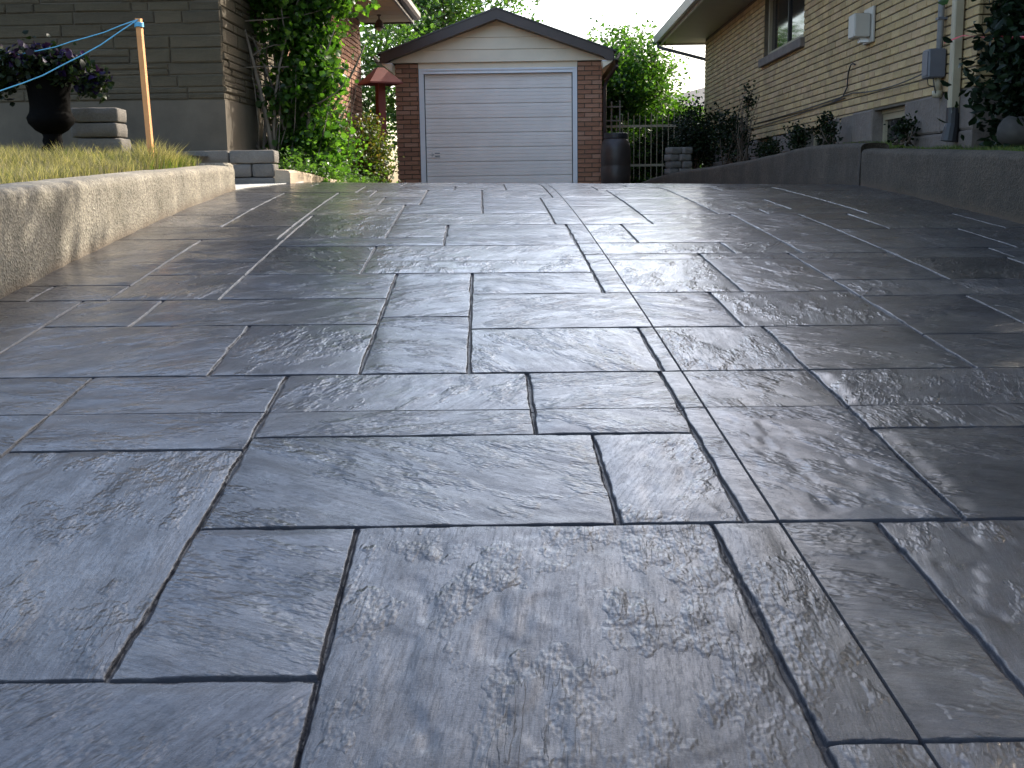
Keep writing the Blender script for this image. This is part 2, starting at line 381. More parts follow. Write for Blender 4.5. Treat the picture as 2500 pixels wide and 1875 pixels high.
SLABS = [(-2.1,-1.25,0.4,1.1,'0000'),
(-1.25,-0.276,0.4,1.1,'0000'),
(-0.276,0.484,0.4,1.1,'0000'),
(0.484,0.63,0.4,1.575,'0100'),
(0.63,1.4,0.4,1.575,'1000'),
(1.4,2.4,0.4,1.575,'0000'),
(2.4,3.55,0.4,1.575,'0000'),
(-2.1,-1.25,1.1,1.777,'0000'),
(-1.25,-0.276,1.1,1.777,'0000'),
(-0.276,0.484,1.1,2.4,'0000'),
(0.484,0.63,1.575,2.4,'0100'),
(0.63,0.838,1.575,2.4,'1000'),
(0.838,1.5,1.575,2.4,'0000'),
(1.5,2.45,1.575,2.4,'0000'),
(2.45,3.55,1.575,2.4,'0000'),
(-2.1,-1.237,1.777,2.3,'0000'),
(-1.237,-0.62,1.777,2.92,'0000'),
(-0.62,-0.276,1.777,2.4,'0000'),
(-2.1,-1.237,2.3,3.235,'0001'),
(-0.62,0.286,2.4,3.013,'0000'),
(0.286,0.56,2.4,3.013,'0000'),
(0.56,0.63,2.4,3.235,'0101'),
(0.63,1.031,2.4,3.235,'1001'),
(1.031,2.2,2.4,3.032,'0000'),
(2.2,3.55,2.4,3.032,'0000'),
(-1.237,-0.62,2.92,3.235,'0001'),
(-0.62,0.138,3.013,3.235,'0001'),
(0.138,0.56,3.013,3.235,'0001'),
(1.031,1.9,3.032,3.235,'0001'),
(1.9,3.55,3.032,3.235,'0001'),
(-2.1,-1.237,3.235,3.63,'0010'),
(-1.237,-0.62,3.235,3.63,'0010'),
(-0.62,0.138,3.235,3.63,'0010'),
(0.138,0.56,3.235,3.63,'0010'),
(0.56,0.63,3.235,3.63,'0110'),
(0.63,1.031,3.235,3.63,'1010'),
(1.031,2.9,3.235,3.63,'0010'),
(2.9,3.55,3.235,3.63,'0010'),
(-2.1,-1.663,3.63,4.83,'0000'),
(-1.663,-0.877,3.63,4.341,'0000'),
(-0.877,-0.394,3.63,4.341,'0000'),
(-0.394,-0.045,3.63,4.462,'0000'),
(-0.045,0.573,3.63,4.248,'0000'),
(0.573,0.63,3.63,4.248,'0100'),
(0.63,1.031,3.63,4.248,'1000'),
(1.031,1.566,3.63,4.248,'0000'),
(1.566,2.004,3.63,4.1,'0000'),
(2.004,2.75,3.63,4.8,'0000'),
(2.75,3.55,3.63,4.8,'0000'),
(1.566,2.004,4.1,4.8,'0000'),
(-0.045,0.63,4.248,4.905,'0100'),
(0.63,0.962,4.248,4.905,'1000'),
(0.962,1.566,4.248,4.905,'0000'),
(-1.663,-1.33,4.341,4.83,'0000'),
(-1.33,-0.394,4.341,4.83,'0000'),
(-0.394,-0.045,4.462,5.41,'0000'),
(1.566,2.6,4.8,5.165,'0000'),
(2.6,3.55,4.8,5.165,'0000'),
(-2.1,-1.902,4.83,5.165,'0000'),
(-1.902,-1.564,4.83,5.165,'0000'),
(-1.564,-1.1,4.83,5.41,'0000'),
(-1.1,-0.394,4.83,5.41,'0000'),
(-0.045,0.519,4.905,5.41,'0000'),
(0.519,0.63,4.905,5.755,'0101'),
(0.63,1.109,4.905,5.755,'1001'),
(1.109,1.566,4.905,5.755,'0001'),
(-2.1,-1.564,5.165,5.755,'0001'),
(1.566,2.087,5.165,5.755,'0001'),
(2.087,2.6,5.165,5.755,'0001'),
(2.6,3.55,5.165,5.755,'0001'),
(-1.564,-1.1,5.41,5.755,'0001'),
(-1.1,-0.562,5.41,5.755,'0001'),
(-0.562,0.519,5.41,5.755,'0001'),
(-2.1,-1.564,5.755,6.541,'0010'),
(-1.564,-1.1,5.755,6.541,'0010'),
(-1.1,-0.562,5.755,6.265,'0010'),
(-0.562,0.519,5.755,6.265,'0010'),
(0.519,0.63,5.755,5.94,'0110'),
(0.63,1.109,5.755,5.94,'1010'),
(1.109,1.566,5.755,5.94,'0010'),
(1.566,2.087,5.755,5.94,'0010'),
(2.087,2.646,5.755,6.085,'0010'),
(2.646,3.55,5.755,6.085,'0010'),
(0.519,0.63,5.94,6.332,'0100'),
(0.63,1.297,5.94,6.332,'1000'),
(1.297,1.641,5.94,6.332,'0000'),
(1.641,2.087,5.94,6.616,'0000'),
(2.087,2.807,6.085,6.88,'0000'),
(2.807,3.55,6.085,6.88,'0000'),
(-1.1,-0.2,6.265,6.577,'0000'),
(-0.2,0.519,6.265,7.155,'0000'),
(0.519,0.63,6.332,7.155,'0100'),
(0.63,0.858,6.332,7.155,'1000'),
(0.858,1.641,6.332,7.155,'0000'),
(-2.1,-1.143,6.541,7.096,'0000'),
(-1.143,-1.1,6.541,7.71,'0000'),
(-1.1,-0.537,6.577,7.71,'0000'),
(-0.537,-0.2,6.577,7.155,'0000'),
(1.641,2.087,6.616,7.714,'0000'),
(2.087,2.412,6.88,7.714,'0000'),
(2.412,3.1,6.88,7.714,'0000'),
(3.1,3.55,6.88,7.714,'0000'),
(-2.1,-1.578,7.096,7.727,'0000'),
(-1.578,-1.143,7.096,9.529,'0000'),
(-0.537,0.458,7.155,7.79,'0000'),
(0.458,0.63,7.155,8.26,'0100'),
(0.63,1.055,7.155,8.26,'1000'),
(1.055,1.641,7.155,7.714,'0000'),
(-1.143,-0.537,7.71,8.415,'0000'),
(1.055,1.568,7.714,8.874,'0000'),
(1.568,1.901,7.714,8.03,'0000'),
(1.901,2.558,7.714,8.03,'0000'),
(2.558,3.55,7.714,8.85,'0000'),
(-2.1,-1.578,7.727,9.529,'0000'),
(-0.537,0.015,7.79,8.415,'0000'),
(0.015,0.458,7.79,9.0,'0000'),
(1.568,2.131,8.03,8.85,'0000'),
(2.131,2.558,8.03,8.85,'0000'),
(0.458,0.63,8.26,9.0,'0100'),
(0.63,1.055,8.26,9.0,'1000'),
(-1.143,-0.73,8.415,9.04,'0000'),
(-0.73,-0.435,8.415,9.04,'0000'),
(-0.435,0.015,8.415,9.83,'0000'),
(1.568,2.558,8.85,9.83,'0000'),
(2.558,3.55,8.85,9.83,'0000'),
(1.055,1.568,8.874,9.83,'0000'),
(0.015,0.557,9.0,9.83,'0000'),
(0.557,0.63,9.0,9.83,'0100'),
(0.63,1.055,9.0,9.83,'1000'),
(-1.143,-0.857,9.04,9.529,'0000'),
(-0.857,-0.435,9.04,9.83,'0000'),
(-2.1,-1.005,9.529,10.4,'0000'),
(-1.005,-0.857,9.529,9.83,'0000'),
(-1.005,-0.217,9.83,10.4,'0000'),
(-0.217,0.22,9.83,10.4,'0000'),
(0.22,0.557,9.83,10.4,'0000'),
(0.557,0.63,9.83,10.4,'0100'),
(0.63,0.987,9.83,10.4,'1000'),
(0.987,1.568,9.83,10.4,'0000'),
(1.568,2.026,9.83,10.4,'0000'),
(2.026,2.573,9.83,10.4,'0000'),
(2.573,3.55,9.83,10.4,'0000'),
(-2.1,-1.5,10.4,11.0,'0000'),
(-1.5,-0.7,10.4,11.0,'0000'),
(-0.7,0.22,10.4,11.0,'0000'),
(0.22,0.557,10.4,11.0,'0000'),
(0.557,0.63,10.4,11.0,'0100'),
(0.63,1.3,10.4,11.0,'1000'),
(1.3,2.1,10.4,11.0,'0000'),
(2.1,3.55,10.4,11.0,'0000'),
(-2.1,-0.7,11.0,11.6,'0000'),
(-0.7,-0.1,11.0,11.6,'0000'),
(-0.1,0.63,11.0,11.6,'0100'),
(0.63,1.3,11.0,11.6,'1000'),
(1.3,2.7,11.0,11.6,'0000'),
(2.7,3.55,11.0,11.6,'0000'),
(-2.1,-0.1,11.6,12.2,'0000'),
(-0.1,0.23,11.6,12.2,'0000'),
(0.23,0.63,11.6,12.2,'0100'),
(0.63,2.7,11.6,12.2,'1000'),
(2.7,3.55,11.6,12.2,'0000')]
# ------------------------------------------------------------------ ground
def grid_sheet(name, xs, ys, zf, mat, **kw):
    X, Y = np.meshgrid(xs, ys); Z = zf(X, Y)
    V = np.stack([X.ravel(), Y.ravel(), Z.ravel()], 1)
    nx, ny = len(xs), len(ys)
    i, j = np.meshgrid(np.arange(nx-1), np.arange(ny-1)); a = (j*nx+i).ravel()
    q = np.stack([a, a+1, a+1+nx, a+nx], 1)
    return ob(name, mesh_np(name, V, quads=q, smooth=True), mat)
g = grid_sheet('ground', np.concatenate([[-400,-150,-60,-30,-15],np.arange(-10,11,1.),[15,30,60,150,400]]),
    np.concatenate([[-300,-100,-40,-15],np.arange(-6,31,1.),[40,60,100,200,500]]),
    lambda X,Y: Zp(Y)-.16, M['turf'])
tag(g, kind='structure')

# ------------------------------------------------------------------ driveway
def drive_base():
    ys = np.arange(-5, 19.61, .3)
    V = []; q = []
    for k, y in enumerate(ys):
        lo, hi = -2.2, 3.7
        if y > 13: hi = 3.7-(y-13)*.33; lo = -2.2+(y-13)*.02
        for s in np.linspace(lo, hi, 8): V.append((s+SK*y, y, float(drive_z(s,y))-.045))
    for k in range(len(ys)-1):
        for j in range(7): a = k*8+j; q.append((a,a+1,a+9,a+8))
    return ob('driveway', mesh_np('driveway', V, quads=q, smooth=True), M['slate'])
drive = tag(drive_base(), kind='structure')

def lines(a, b, d, ka, kb):
    L = b-a
    ej = [0,.0030,.0050,.0070,.0092,.0125,.018,.026]; ec = [0,.0024,.0031,.0040,.0075,.013]
    ea = ec if ka else ej; eb = ec if kb else ej
    ea = [x for x in ea if x < L*.42]; eb = [x for x in eb if x < L*.42]
    n = max(1, int(round((L-ea[-1]-eb[-1])/d)))
    mid = np.linspace(a+ea[-1], b-eb[-1], n+1)[1:-1]
    return np.concatenate([a+np.array(ea), mid, b-np.array(eb[::-1])])
def make_slab(s0, s1, t0, t1, kind, idx):
    vis = max(t0, 1.2)
    ds = min(.034, max(.0085, .0042*vis)); dt = min(.05, max(.0085, .0052*vis))
    if t0 > 11.5: ds = dt = .12
    k = [c == '1' for c in kind]
    xs = lines(s0, s1, ds, k[0], k[1]); ys = lines(t0, t1, dt, k[2], k[3])
    S, T = np.meshgrid(xs, ys)
    rs = random.Random(idx*17+3)
    # wobbling joint edges
    wob = lambda p, sd: .0035*vn(p*9, p*0+sd, 5)+.002*vn(p*45, p*0+sd, 6)
    h = np.zeros_like(S); jt = np.zeros_like(S)
    for d, isc, p, key in ((S-s0,k[0],T,s0),(s1-S,k[1],T,s1),(T-t0,k[2],S,t0),(t1-T,k[3],S,t1)):
        if isc:
            e = sst(.0024, .0031, d); h = np.minimum(h, -.034*(1-e)); jt = np.maximum(jt, 1.3*(1-sst(.0026,.0038,d)))
        else:
            dd = d - .0012 - wob(p, key*31+(idx%2))*sst(0,.004,d)
            e = sst(.0020, .0060, dd); h = np.minimum(h, -.0095*(1-e)); 
            # soft shoulder rolling down to the joint
            h = h - .0016*np.exp(-np.clip(dd,0,1)/.022)*e
            jt = np.maximum(jt, (1-sst(.0045,.0085,dd))*.9)
    th = rs.choice([-1,1])*math.radians(rs.choice([8,15,25,35,50,65])) if idx % 4 else math.radians(rs.uniform(60,100))
    if t0 < 1.8 and -.3 < s0 < .5 and s1 < .7: th = math.radians(84)
    u = S*math.cos(th)+T*math.sin(th); v = -S*math.sin(th)+T*math.cos(th)
    u = u+rs.uniform(0,50); v = v+rs.uniform(0,50)
    inner = sst(.012,.06, np.minimum(np.minimum(S-s0,s1-S), np.minimum(T-t0,t1-T)))
    wv = v + .05*vn(u*2.2, v*1.5, 11)
    t_ = .0022*vn(u*1.6, v*2.3, 1) + .0007*vn(u*3.5, wv*13, 2) + .0004*vn(u*8, wv*34, 3)
    cl = vn(u*2.6+5, wv*8, 4)+.35*vn(u*10, wv*26, 9)
    t_ += .0014*sst(.08,.16,cl) + .0011*sst(-.42,-.36,cl)
    if idx % 5 == 2 or (abs(t0-1.777) < .9 and s0 > -.4 and s1 < .6):      # pitted, water-worn slabs
        pt = vn(S*21+idx, T*8, 21)+.6*vn(S*44, T*17, 22)
        t_ -= .0030*sst(.25,.8,pt)*sst(-.3,.4,vn(S*3.1,T*3.1+idx,23)) ; t_ += .0005*vn(S*22,T*22,24)
    h = h + t_*(.25+.75*inner) + rs.uniform(-.0018,.0018)*(S-(s0+s1)/2)/.5*inner + rs.uniform(-.0022,.0022)*(T-(t0+t1)/2)/.5*inner
    Z = drive_z(S, T) + h
    cx, cy = (s0+s1)/2+SK*(t0+t1)/2, (t0+t1)/2; cz = float(drive_z((s0+s1)/2, cy))
    V = np.stack([(S+SK*T-cx).ravel(), (T-cy).ravel(), (Z-cz).ravel()], 1)
    nx, ny = len(xs), len(ys)
    i, j = np.meshgrid(np.arange(nx-1), np.arange(ny-1)); a = (j*nx+i).ravel()
    me = mesh_np('slab', V, quads=np.stack([a,a+1,a+1+nx,a+nx],1), smooth=True, uv=np.stack([u.ravel(), v.ravel()],1))
    at = me.attributes.new('joint', 'FLOAT', 'POINT'); at.data.foreach_set('value', jt.ravel().astype(np.float32))
    return ob('slab', me, M['slate'], drive, (cx,cy,cz))
for i, r in enumerate(SLABS): make_slab(*r, i)
yy = 12.2; k_ = 500
while yy < 19.3:
    hgt = random.choice([.6,.45,.9]); y1 = min(yy+hgt, 19.5)
    hi = 3.3 if yy < 13 else 3.3-(yy-13)*.33
    x0 = -2.1
    while x0 < hi-.2:
        x1 = min(x0+random.choice([.6,.9,1.2,.45]), hi)
        if hi-x1 < .25: x1 = hi
        make_slab(x0, x1, yy, y1, '0000', k_); k_ += 1; x0 = x1
    yy = y1

# ------------------------------------------------------------------ retaining walls
def interp(tab, t, c): return np.interp(t, [r[0] for r in tab], [r[c] for r in tab])
LW = [(-3,-.30),(1,-.14),(4.9,.01),(6.5,.075),(8,.135),(9.85,.20)]          # y, top z
LX = lambda y: -2.03+SK*y
RW = [(-3,3.3,-.20),(3,3.2,.02),(7.0,3.10,.15),(8.3,3.09,.20),(9.6,3.12,.25),(10.7,3.19,.285)]
RW2 = [(10.7,3.19,.335),(11.4,3.2,.36),(12.7,3.2,.375),(13.6,3.17,.345),(14.5,3.1,.30),(16.1,2.8,.225),(17.75,2.45,.17),(18.8,2.05,.03),(19.3,1.95,-.05)]
def sweep_wall(name, ys, xf, topf, basef, side, thick, mat, parent=None, endcap=True, seed=0):
    """side=+1: exposed face looks to +x"""
    V = []; J = []
    rr = .045
    # section, from foot of the exposed face up, over, and down the back; (inset from face, height mode)
    sec = []
    for f in np.linspace(0,1,15): sec.append(('f', f))
    for a in (15,35,60,85): sec.append(('r', a))
    for f in (.35,.7): sec.append(('t', f))
    for a in (20,60,90): sec.append(('b', a))
    sec.append(('k', 0))
    n = len(sec)
    ys = list(ys)
    for iy, y in enumerate(ys):
        endk = 0
        if endcap: 
            de = ys[-1]-y
            if de < .06: endk = (1-math.sqrt(max(0,1-(1-de/.06)**2)))*.05
        x = xf(y); zt = topf(y)-endk*.6; zb = basef(y)-.12
        for si, (m_, a) in enumerate(sec):
            if m_ == 'f': off, z = 0.0, zb+(zt-rr-zb)*a
            elif m_ == 'r': q = math.radians(a); off, z = rr*(1-math.cos(q)), zt-rr+rr*math.sin(q)
            elif m_ == 't': off, z = rr+(thick-2*rr)*a, zt+.004*math.sin(3*a)
            elif m_ == 'b': q = math.radians(a); off, z = thick-rr+rr*math.sin(q), zt-rr+rr*math.cos(q)
            else: off, z = thick, zb
            nz_ = .006*vn(np.array([y*3.2+seed]), np.array([z*5+off*5]), 31)[0]+.004*vn(np.array([y*14+seed]), np.array([z*16+off*12]), 32)[0]+.012*vn(np.array([y*.7+seed]), np.array([.3]), 33)[0]
            if m_ == 'f': nz_ -= .03*(1-min(1,(z-zb)/.25))**2*.4
            V.append((x - side*(off+endk) + side*nz_, y, z + (.004*vn(np.array([y*5+seed]),np.array([off*9]),34)[0] if m_ != 'f' else 0)))
            hgt = (z-(zb+.12))
            J.append(max(0, .75-hgt/.10-.35*abs(vn(np.array([y*6]),np.array([seed+.5]),35)[0])) if m_ == 'f' else 0)
    ny = len(ys); q = []
    for i in range(ny-1):
        for k in range(n-1): a = i*n+k; q.append((a,a+n,a+n+1,a+1) if side > 0 else (a,a+1,a+n+1,a+n))
    f = [tuple(q_) for q_ in q]
    f.append(tuple(range(n))); f.append(tuple(reversed(range((ny-1)*n, ny*n))))
    me = mesh_np(name, V, faces=f, smooth=True)
    at = me.attributes.new('joint', 'FLOAT', 'POINT'); at.data.foreach_set('value', np.array(J, dtype=np.float32))
    o = ob(name, me, mat, parent)
    return o
ysL = list(np.arange(-3,4,.25))+list(np.arange(4,9.75,.045))+[9.76,9.78,9.80,9.815,9.83,9.84,9.85]
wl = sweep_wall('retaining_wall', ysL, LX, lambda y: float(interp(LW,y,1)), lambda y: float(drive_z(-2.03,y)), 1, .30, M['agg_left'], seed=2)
tag(wl, 'sunlit low concrete retaining wall along the left side of the driveway', 'retaining wall')
MB().box(-5.5,-2.30,9.62,9.845,-.2,.215,.02).build('wall_return', M['agg_left'], wl)
wr = thing('retaining_wall', 'shaded grey concrete retaining wall curving along the right side of the driveway', 'retaining wall', (0,0,0))
ysR = list(np.arange(-3,6,.3))+list(np.arange(6,10.69,.06))+[10.69]
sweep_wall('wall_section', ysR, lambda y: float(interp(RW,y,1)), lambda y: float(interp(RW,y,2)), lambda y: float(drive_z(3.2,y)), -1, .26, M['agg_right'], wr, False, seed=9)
def sm(tab, y, c):
    return float(np.mean([interp(tab, yy_, c) for yy_ in np.linspace(y-.5, y+.5, 9)])) if y > 11.4 else float(interp(tab,y,c))
ysR2 = list(np.arange(10.70,19.2,.09))
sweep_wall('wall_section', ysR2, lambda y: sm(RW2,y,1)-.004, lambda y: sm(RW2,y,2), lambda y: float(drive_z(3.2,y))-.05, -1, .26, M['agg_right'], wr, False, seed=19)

# lawns and beds
def lawn_left_z(X, Y):
    d = np.clip((LX(Y)-.25-X), 0, 9)
    return interp(LW, Y, 1) - .025 + .10*sst(0,1.2,d) + .012*vn(X*2,Y*2,41)
ll = grid_sheet('lawn', np.concatenate([[-40,-15,-8,-6],np.arange(-5,-2.2,.1)]), np.concatenate([[-30,-8],np.arange(-3,9.75,.2)]),
    lambda X,Y: lawn_left_z(np.minimum(X, LX(Y)-.24),np.minimum(Y,10.2)) - np.where(X>LX(Y)-.2,.12,0), M['turf']); tag(ll, kind='structure')
def lawn_right_z(X, Y):
    b = np.interp(Y, [-3,3,7,9.6,10.7,12.7,14.5,16.1,17.75,19], [-.22,0,.13,.23,.28,.345,.27,.20,.14,0])
    d = np.clip(X-3.35, 0, 4)
    return b + .085*sst(0,1.0,d) + .01*vn(X*2,Y*2,43)
rx = lambda Y: np.interp(Y, [-3,3,7,9.6,10.7,12.7,14.5,16.1,17.75,19], [3.3,3.2,3.1,3.12,3.19,3.2,3.1,2.8,2.45,2.0])
yr = np.concatenate([[-30,-8],np.arange(-3,19.6,.2)])
Vl = []; ql = []
offs = [.14,.22,.3,.4,.55,.75,1.0,1.4,2,3,5,9,20,40]
for y in yr:
    x0 = float(rx(y))
    for o_ in offs: Vl.append((x0+o_, y, float(lawn_right_z(np.array(x0+o_),np.array(float(y))))-(.12 if o_<.2 else 0)))
nO = len(offs)
for i in range(len(yr)-1):
    for j in range(nO-1): a=i*nO+j; ql.append((a,a+1,a+1+nO,a+nO))
lr = ob('lawn', mesh_np('lawn', Vl, quads=ql, smooth=True), M['turf']); tag(lr, kind='structure')
# bed between the tan curb and the left house
def bed_z(Y): return np.interp(Y, [10.9,12,15,20], [.17,.16,.02,-.2])
bd = grid_sheet('garden_bed', np.linspace(-4.4,-2.06,14), np.arange(10.92,20,.25), lambda X,Y: bed_z(Y)+.02*vn(X*5,Y*5,44), M['soil']); tag(bd, kind='structure')
bd2 = grid_sheet('garden_bed', np.linspace(-5,-2.75,12), np.arange(10.3,11.3,.2), lambda X,Y: .30+0*X+.02*vn(X*5,Y*5,45), M['soil']); tag(bd2, kind='structure')
# light concrete path leading off the crest to the left
pp = [(-2.06,9.82),(-1.93,10.3),(-1.76,10.9),(-1.70,11.35),(-4.5,11.35),(-4.5,9.82)]
Vp = []
for s, y in pp: Vp.append((s+SK*y, y, float(drive_z(max(s,-2.1),y))+.012))
pn = len(Vp); Vp += [(x,y,z-.1) for x,y,z in Vp]
pth = ob('path', mesh_np('path', Vp, faces=[tuple(range(pn))]+[(i,i+pn,(i+1)%pn+pn,(i+1)%pn) for i in range(pn)]), M['concrete_light']); tag(pth, kind='structure')

# grass
def grass(name, pts, zf, hmin, hmax, wid, mat, label, lean=.5, tall=None):
    n = len(pts); X = pts[:,0]; Y = pts[:,1]; Z = zf(X, Y)-.01
    H = rng.uniform(hmin, hmax, n)*(0.85+.35*vn(X*2.5,Y*2.5,51))
    if tall is not None: H = H*tall(X,Y)
    a = rng.uniform(0, 2*np.pi, n); L = rng.uniform(.1,lean,n)*H
    b = rng.uniform(0, np.pi, n); wx = np.cos(b)*wid/2; wy = np.sin(b)*wid/2
    dx, dy = np.cos(a)*L, np.sin(a)*L
    P = np.zeros((n,5,3))
    P[:,0] = np.stack([X-wx,Y-wy,Z],1); P[:,1] = np.stack([X+wx,Y+wy,Z],1)
    P[:,2] = np.stack([X+wx*.8+dx*.35,Y+wy*.8+dy*.35,Z+H*.6],1); P[:,3] = np.stack([X-wx*.8+dx*.35,Y-wy*.8+dy*.35,Z+H*.6],1)
    P[:,4] = np.stack([X+dx,Y+dy,Z+H],1)
    base = np.arange(n)*5
    q = np.stack([base,base+1,base+2,base+3],1); t = np.stack([base+3,base+2,base+4],1)
    o = ob(name, mesh_np(name, P.reshape(-1,3), quads=q, tris=t), mat)
    return tag(o, label, 'grass', kind='stuff')
n = 42000
Yg = 4.2+rng.random(n)**.8*5.45; Xg = LX(Yg)-.27-rng.random(n)**1.25*2.6
cl = vn(Xg*3,Yg*3,52); keep = (cl > -.75)
tallL = lambda X,Y: 1+1.3*np.exp(-(((X+2.6)/.25)**2+((Y-8.75)/.5)**2))+.5*np.exp(-((X+3.1)/.4)**2)
grass('grass', np.stack([Xg,Yg],1)[keep], lawn_left_z, .05, .12, .0045, M['grass_dry'], 'dry golden grass on the lawn above the left retaining wall', .8, tallL)
n = 9000
Xg = -2.72+rng.normal(0,.22,n); Yg = 8.9+rng.normal(0,.35,n); kk = Xg < LX(Yg)-.26
grass('grass', np.stack([Xg,Yg],1)[kk], lawn_left_z, .05, .15, .004, M['grass_green'], 'longer green grass tuft round the foot of the orange stake', .7)
n = 38000
Yg = 5.0+rng.random(n)*7.5; Xg = rx(Yg)+.27+rng.random(n)**1.4*2.6
grass('grass', np.stack([Xg,Yg],1), lawn_right_z, .03, .075, .005, M['grass_green'], 'green grass on the lawn above the right retaining wall', .8)
n = 9000
Yg = 12+rng.random(n)*6.5; Xg = rx(Yg)+.27+rng.random(n)*.35
grass('grass', np.stack([Xg,Yg],1), lawn_right_z, .03, .06, .006, M['grass_green'], 'narrow shaded grass strip along the right wall towards the garage', .8)

# ------------------------------------------------------------------ masonry
def brick_mesh(name, L, H, D, c=.004, jit=0, seed=0):
    """front face looks along -y, centred; depth D behind"""
    r = random.Random(seed)
    j = lambda: r.uniform(-jit, jit)
    V = [(-L/2,D,-H/2),(L/2,D,-H/2),(L/2,D,H/2),(-L/2,D,H/2),
         (-L/2+j(),c,-H/2+j()),(L/2+j(),c,-H/2+j()),(L/2+j(),c,H/2+j()),(-L/2+j(),c,H/2+j()),
         (-L/2+c,j(),-H/2+c),(L/2-c,j(),-H/2+c),(L/2-c,j(),H/2-c),(-L/2+c,j(),H/2-c)]
    Fc = [(8,9,10,11)]+[(a,b,b+4,a+4) for a,b in ((4,5),(5,6),(6,7))]+[(7,4,8,11)]+[(a,b,b+4,a+4) for a,b in ((0,1),(1,2),(2,3))]+[(3,0,4,7)]
    return V, Fc
def brick_wall(parent, mat, L, x0, x1, z0, z1, H, place, holes=(), limit=300, key=None, joint=.012, D=.03, seed=1, name='brick'):
    """place(u, z) -> (location, rotz) on the wall; bricks laid in running bond. limit nearest as objects, rest one mesh"""
    r = random.Random(seed); items = []
    rows = int((z1-z0)/H)
    for k in range(rows):
        zc = z0+H*(k+.5); u = x0-(L/2 if k%2 else 0)
        while u < x1-.02:
            a, b = max(u, x0), min(u+L, x1)
            segs = [(a,b)]
            for hx0,hx1,hz0,hz1 in holes:
                if zc > hz0 and zc < hz1:
                    ns_ = []
                    for p,q in segs:
                        if q <= hx0 or p >= hx1: ns_.append((p,q)); continue
                        if p < hx0: ns_.append((p,hx0))
                        if q > hx1: ns_.append((hx1,q))
                    segs = ns_
            for p,q in segs:
                if q-p > .03: items.append(((p+q)/2, zc, q-p-joint))
            u += L
    if key: items.sort(key=key)
    shared = {}
    for u, z, l in items[:limit]:
        k_ = (round(l,2), r.randint(0,2))
        if k_ not in shared:
            V, Fc = brick_mesh('brick', l, H-joint, D, jit=.0012, seed=k_[1])
            me = bpy.data.meshes.new(name); me.from_pydata(V, [], Fc); me.materials.append(mat); shared[k_] = me
        loc, rz, nrm = place(u, z); pr = r.uniform(0,.004)
        ob(name, shared[k_], None, parent, (loc[0]+nrm[0]*pr, loc[1]+nrm[1]*pr, loc[2]), (0,0,rz))
    rest = items[limit:]
    if rest:
        mb = MB()
        for u, z, l in rest:
            V, Fc = brick_mesh('brick', l, H-joint, D)
            loc, rz, nrm = place(u, z); c_, s_ = math.cos(rz), math.sin(rz); pr = r.uniform(0,.004)
            mb.add([(loc[0]+nrm[0]*pr+x*c_-y*s_, loc[1]+nrm[1]*pr+x*s_+y*c_, loc[2]+zz) for x,y,zz in V], Fc)
        tag(mb.build('brickwork', mat, parent), kind='stuff')
def side_place(x):      # wall plane x = const seen from -x (bricks face -x)
    return lambda u, z: ((x, u, z), -math.pi/2, (-1,0))
def side_place_r(x):    # faces +x
    return lambda u, z: ((x, u, z), math.pi/2, (1,0))
def front_place(y):     # faces -y
    return lambda u, z: ((u, y, z), 0, (0,-1))
def ledge_wall(parent, mat, x0, x1, z0, z1, place, seed, joint=.007, D=.05):
    r = random.Random(seed); z = z0; cnt = 0
    while z < z1-.03:
        h = r.choice([.06,.085,.11,.13]); h = min(h, z1-z); u = x0
        while u < x1-.04:
            l = r.choice([.16,.26,.38,.52,.75]); l = min(l, x1-u)
            if x1-(u+l) < .12: l = x1-u
            sub = [(0,h)] if (r.random() < .62 or h < .1) else [(0,h*.5),(h*.5,h)]
            for a, b in sub:
                V, Fc = brick_mesh('ledge_stone', l-joint, (b-a)-joint, D, c=.010, jit=.004, seed=seed*1000+cnt); cnt += 1
                me = bpy.data.meshes.new('ledge_stone'); me.from_pydata(V, [], Fc); me.materials.append(mat)
                loc, rz, nrm = place(u+l/2, z+(a+b)/2); pr = r.uniform(0,.016)
                ob('ledge_stone', me, None, parent, (loc[0]+nrm[0]*pr, loc[1]+nrm[1]*pr, loc[2]), (0,0,rz))
            u += l
        z += h
    return cnt
def roof_hip(mb, x0,x1,y0,y1,z,slope):
    w_ = (x1-x0); d_ = (y1-y0); m = min(w_,d_)/2; h = m*slope
    if w_ < d_: r0,r1 = ((x0+x1)/2,y0+m,z+h),((x0+x1)/2,y1-m,z+h)
    else: r0,r1 = (x0+m,(y0+y1)/2,z+h),(x1-m,(y0+y1)/2,z+h)
    V = [(x0,y0,z),(x1,y0,z),(x1,y1,z),(x0,y1,z),r0,r1]
    Fc = [(0,1,4),(1,2,5,4),(2,3,5),(3,0,4,5)] if w_ < d_ else [(0,1,5,4),(1,2,5),(2,3,4,5),(3,0,4)]
    return mb.add(V, Fc+[(3,2,1,0)])

# ------------------------------------------------------------------ garage
GY = 19.6
gar = thing('garage', 'small brick garage with white sectional door and brown edged gable', 'garage', (-.17,GY,-.32), -math.atan(.015))
gz = .32   # local z = world z + .32 ; local x = world x + .24
def GXv(px, Y=GY): return (px-1250)/2825*Y+.24
bl, br_ = -1.69, 1.72; dl, dr = -1.217, 1.233; fl, fr = -1.30, 1.31
top = 2.0+gz; dtop = 1.83+gz
core = MB()
core.box(bl+.02,fl,.009,.25,0,top).box(fr,br_-.02,.009,.25,0,top)
core.box(bl+.02,bl+.22,.25,6,0,top).box(br_-.22,br_-.02,.25,6,0,top).box(bl+.22,br_-.22,5.8,6,0,top)
gw = core.build('wall', M['mortar_dark'], gar)
